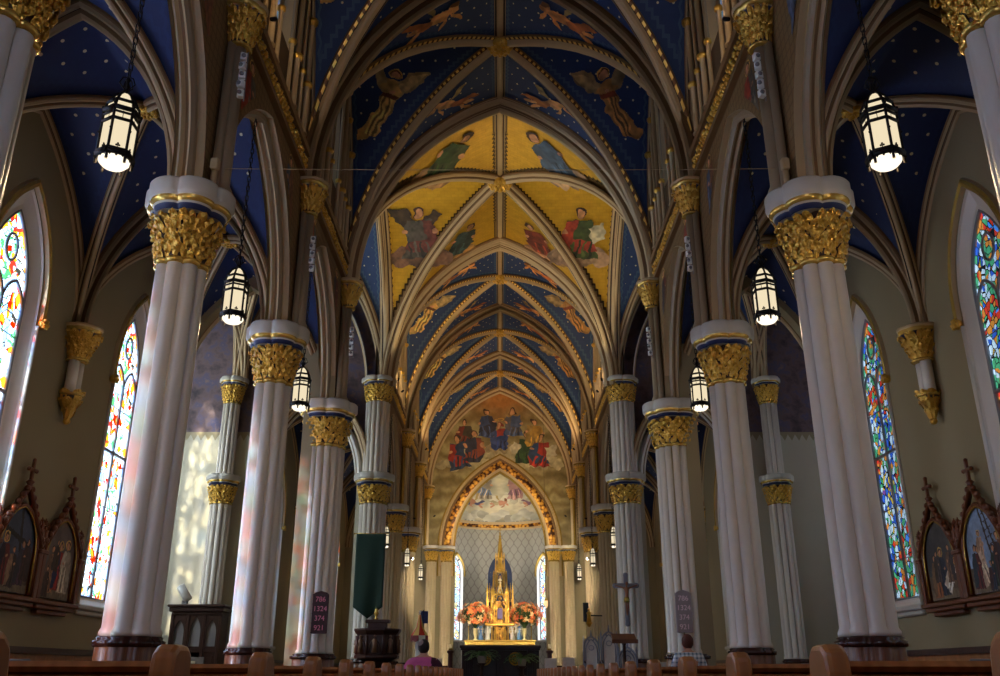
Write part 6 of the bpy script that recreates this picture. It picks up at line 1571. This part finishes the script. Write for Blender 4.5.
gothic_chair(4.82, 6.45*S, .3, 1.75, 'silvery gothic chair half hidden behind the lectern')
def low_chair(x, y, z, lab):
    root = thing('low_chair', (x, y, z), lab, 'chair', kind='thing'); mb = MB(); mb.rbox(-.3, .3, 0, .08, .35, .95, .03); mb.build('backrest', padc, root)
    mb = MB(); mb.rbox(-.3, .3, -.5, .05, .38, .48, .02); mb.build('seat', padc, root)
    for xx in (-.26, .26):
        for yy in (-.46, .02): mb = MB(); mb.rbox(xx-.025, xx+.025, yy-.025, yy+.025, 0, .4, .005); mb.build('leg', M['walnut'], root)
low_chair(3.3, 8.2*S, .6, 'low pale padded chair left of the gothic chairs'); low_chair(2.9-.35, 8.6*S, .6, 'low pale padded chair nearest the altar on the right')
low_chair(6.05, 6.35*S, .3, 'low grey padded chair right of the crucifix pier'); low_chair(-3.25, 8.6*S, .6, 'low pale padded chair left of the altar')
fern((-5.9, 6.0*S, .3), 'dark leafy fern on the floor left of the pulpit', .9, 8); fern((-4.1, 5.9*S, .3), 'small dark fern at the foot of the pulpit', .7, 9)

# ------------------------------------------------------------------ lights the building has
def light(kind, loc, energy, col, size=.1, target=None, angle=1.2, blend=.6):
    ld = bpy.data.lights.new('lamp_light', kind); ld.energy = energy; ld.color = col
    if kind != 'SUN': ld.shadow_soft_size = size
    o = bpy.data.objects.new('lamp_light', ld); COL.objects.link(o); o.location = loc
    if kind == 'SPOT': ld.spot_size = angle; ld.spot_blend = blend
    if target is not None: o.rotation_euler = (Vector(target)-Vector(loc)).to_track_quat('-Z', 'Y').to_euler()
    return o
WARM = (1., .72, .40)
for x, y, z, k_ in LP: light('POINT', (x, y, z-.72), LAMPW*k_, WARM, .12)
CRC = (1., .82, .5)
# gilded uplight fixtures on the crossing capitals (the small dark lamps the photo shows there)
def fixture(x, y, z, lab, t, e, angle=1.5, col=WARM, hot=False):
    root = thing('spotlight', (x, y, z), lab, 'spotlight'); mb = MB(); mb.lathe([(.04, 0), (.045, .02), (.05, .13), (.04, .15)], seg=12)
    h_ = mb.build('housing', M['iron'], root); d = (Vector(t)-Vector((x, y, z))).normalized(); h_.rotation_euler = d.to_track_quat('Z', 'Y').to_euler()
    if hot: mb = MB(); mb.ball((0, 0, .21), .06, sc_=(1, 1, .3)); f_ = mb.build('lens', M['spot_hot'], root); f_.rotation_euler = h_.rotation_euler
    light('SPOT', tuple(Vector((x, y, z))+d*.3), e, col, .06, t, angle)
    return root
for sd, sn in ((-1, 'left'), (1, 'right')):
    fixture(sd*4.75, 4.87*S+.3, ZZ(2.23), 'small dark uplight on the %s capital at the near side of the crossing' % sn, (sd*1.0, 6.1*S, ZZ(3.5)), CROSSW, col=CRC)
    fixture(sd*4.6, 6.9*S, ZZ(2.23), 'small dark uplight on the %s capital at the far side of the crossing' % sn, (sd*2.2, 6.0*S, ZZ(3.4)), CROSSW*.55, 1.9, CRC)
    fixture(sd*4.6, 7.2*S, ZZ(2.23), 'small dark uplight facing the choir vault on the %s' % sn, (-sd*.5, 8.3*S, ZZ(3.5)), CHOIRW, 2.2)
    fixture(sd*4.5, 9.5*S, ZZ(2.28), 'small dark uplight in the middle of the choir on the %s' % sn, (-sd*.8, 10.2*S, ZZ(3.3)), CHOIRW, 2.2)
    fixture(sd*4.45, 8.37*S-.75, ZZ(.97), 'glaring white spotlight on the %s choir column' % sn, (sd*.2, 10.9*S, ZZ(.85)), ALTW, 1.0, (1., .86, .62), True)
    fixture(sd*4.0, 9.78*S, ZZ(1.6), 'spotlight on the far %s choir column lighting the mural' % sn, (-sd*1.0, 11.2*S, ZZ(2.5)), MURW, 1.5)
    fixture(sd*.84*S, 2.62*S, ZZ(2.24), 'small dark uplight on the %s nave capital nearest in view' % sn, (-sd*1.0, 4.0*S, ZZ(3.5)), NAVEW, 2.2)
    fixture(sd*2.9, 11.2*S+.55, ZZ(1.3), 'hidden %s spotlight behind the apse arch' % sn, (-sd*1.2, 11.3*S+RA, ZZ(2.1)), APSEW, 2.4, (1., .9, .76))
    fixture(sd*.88*S, 9.0*S, ZZ(1.45), 'warm spotlight washing the %s choir columns' % sn, (-sd*.9*S, 9.1*S, ZZ(1.6)), CHOIRW*.5, 2.0)

sun = bpy.data.lights.new('sun', 'SUN'); sun.energy = SUNW; sun.angle = .025; sun.color = (1., .95, .86)
so = bpy.data.objects.new('sun', sun); COL.objects.link(so); so.location = (-40, -20, 30); so.rotation_euler = Vector((.62, 1.15, -.42)).to_track_quat('-Z', 'Y').to_euler()
w = bpy.data.worlds.new('world'); sc.world = w; w.use_nodes = True
bg = w.node_tree.nodes['Background']; bg.inputs[0].default_value = (.45, .6, .9, 1); bg.inputs[1].default_value = .6

cam = bpy.data.cameras.new('camera'); co_ = bpy.data.objects.new('camera', cam); COL.objects.link(co_)
cam.sensor_width = 36; cam.lens = 884/1000*36; cam.clip_start = .05; cam.clip_end = 400
co_.location = (0, 0, EYE); co_.rotation_euler = (math.radians(90+20.7), 0, 0); sc.camera = co_
sc.view_settings.view_transform = 'Standard'; sc.view_settings.look = 'None'; sc.view_settings.exposure = EXPO; sc.view_settings.gamma = 1; sc.view_settings.use_curve_mapping = False
sc.cycles.use_denoising = True; sc.cycles.max_bounces = 6; sc.cycles.diffuse_bounces = 4; sc.cycles.glossy_bounces = 3; sc.cycles.transparent_max_bounces = 12
sc.cycles.sample_clamp_indirect = 4.; sc.cycles.caustics_reflective = False; sc.cycles.caustics_refractive = False
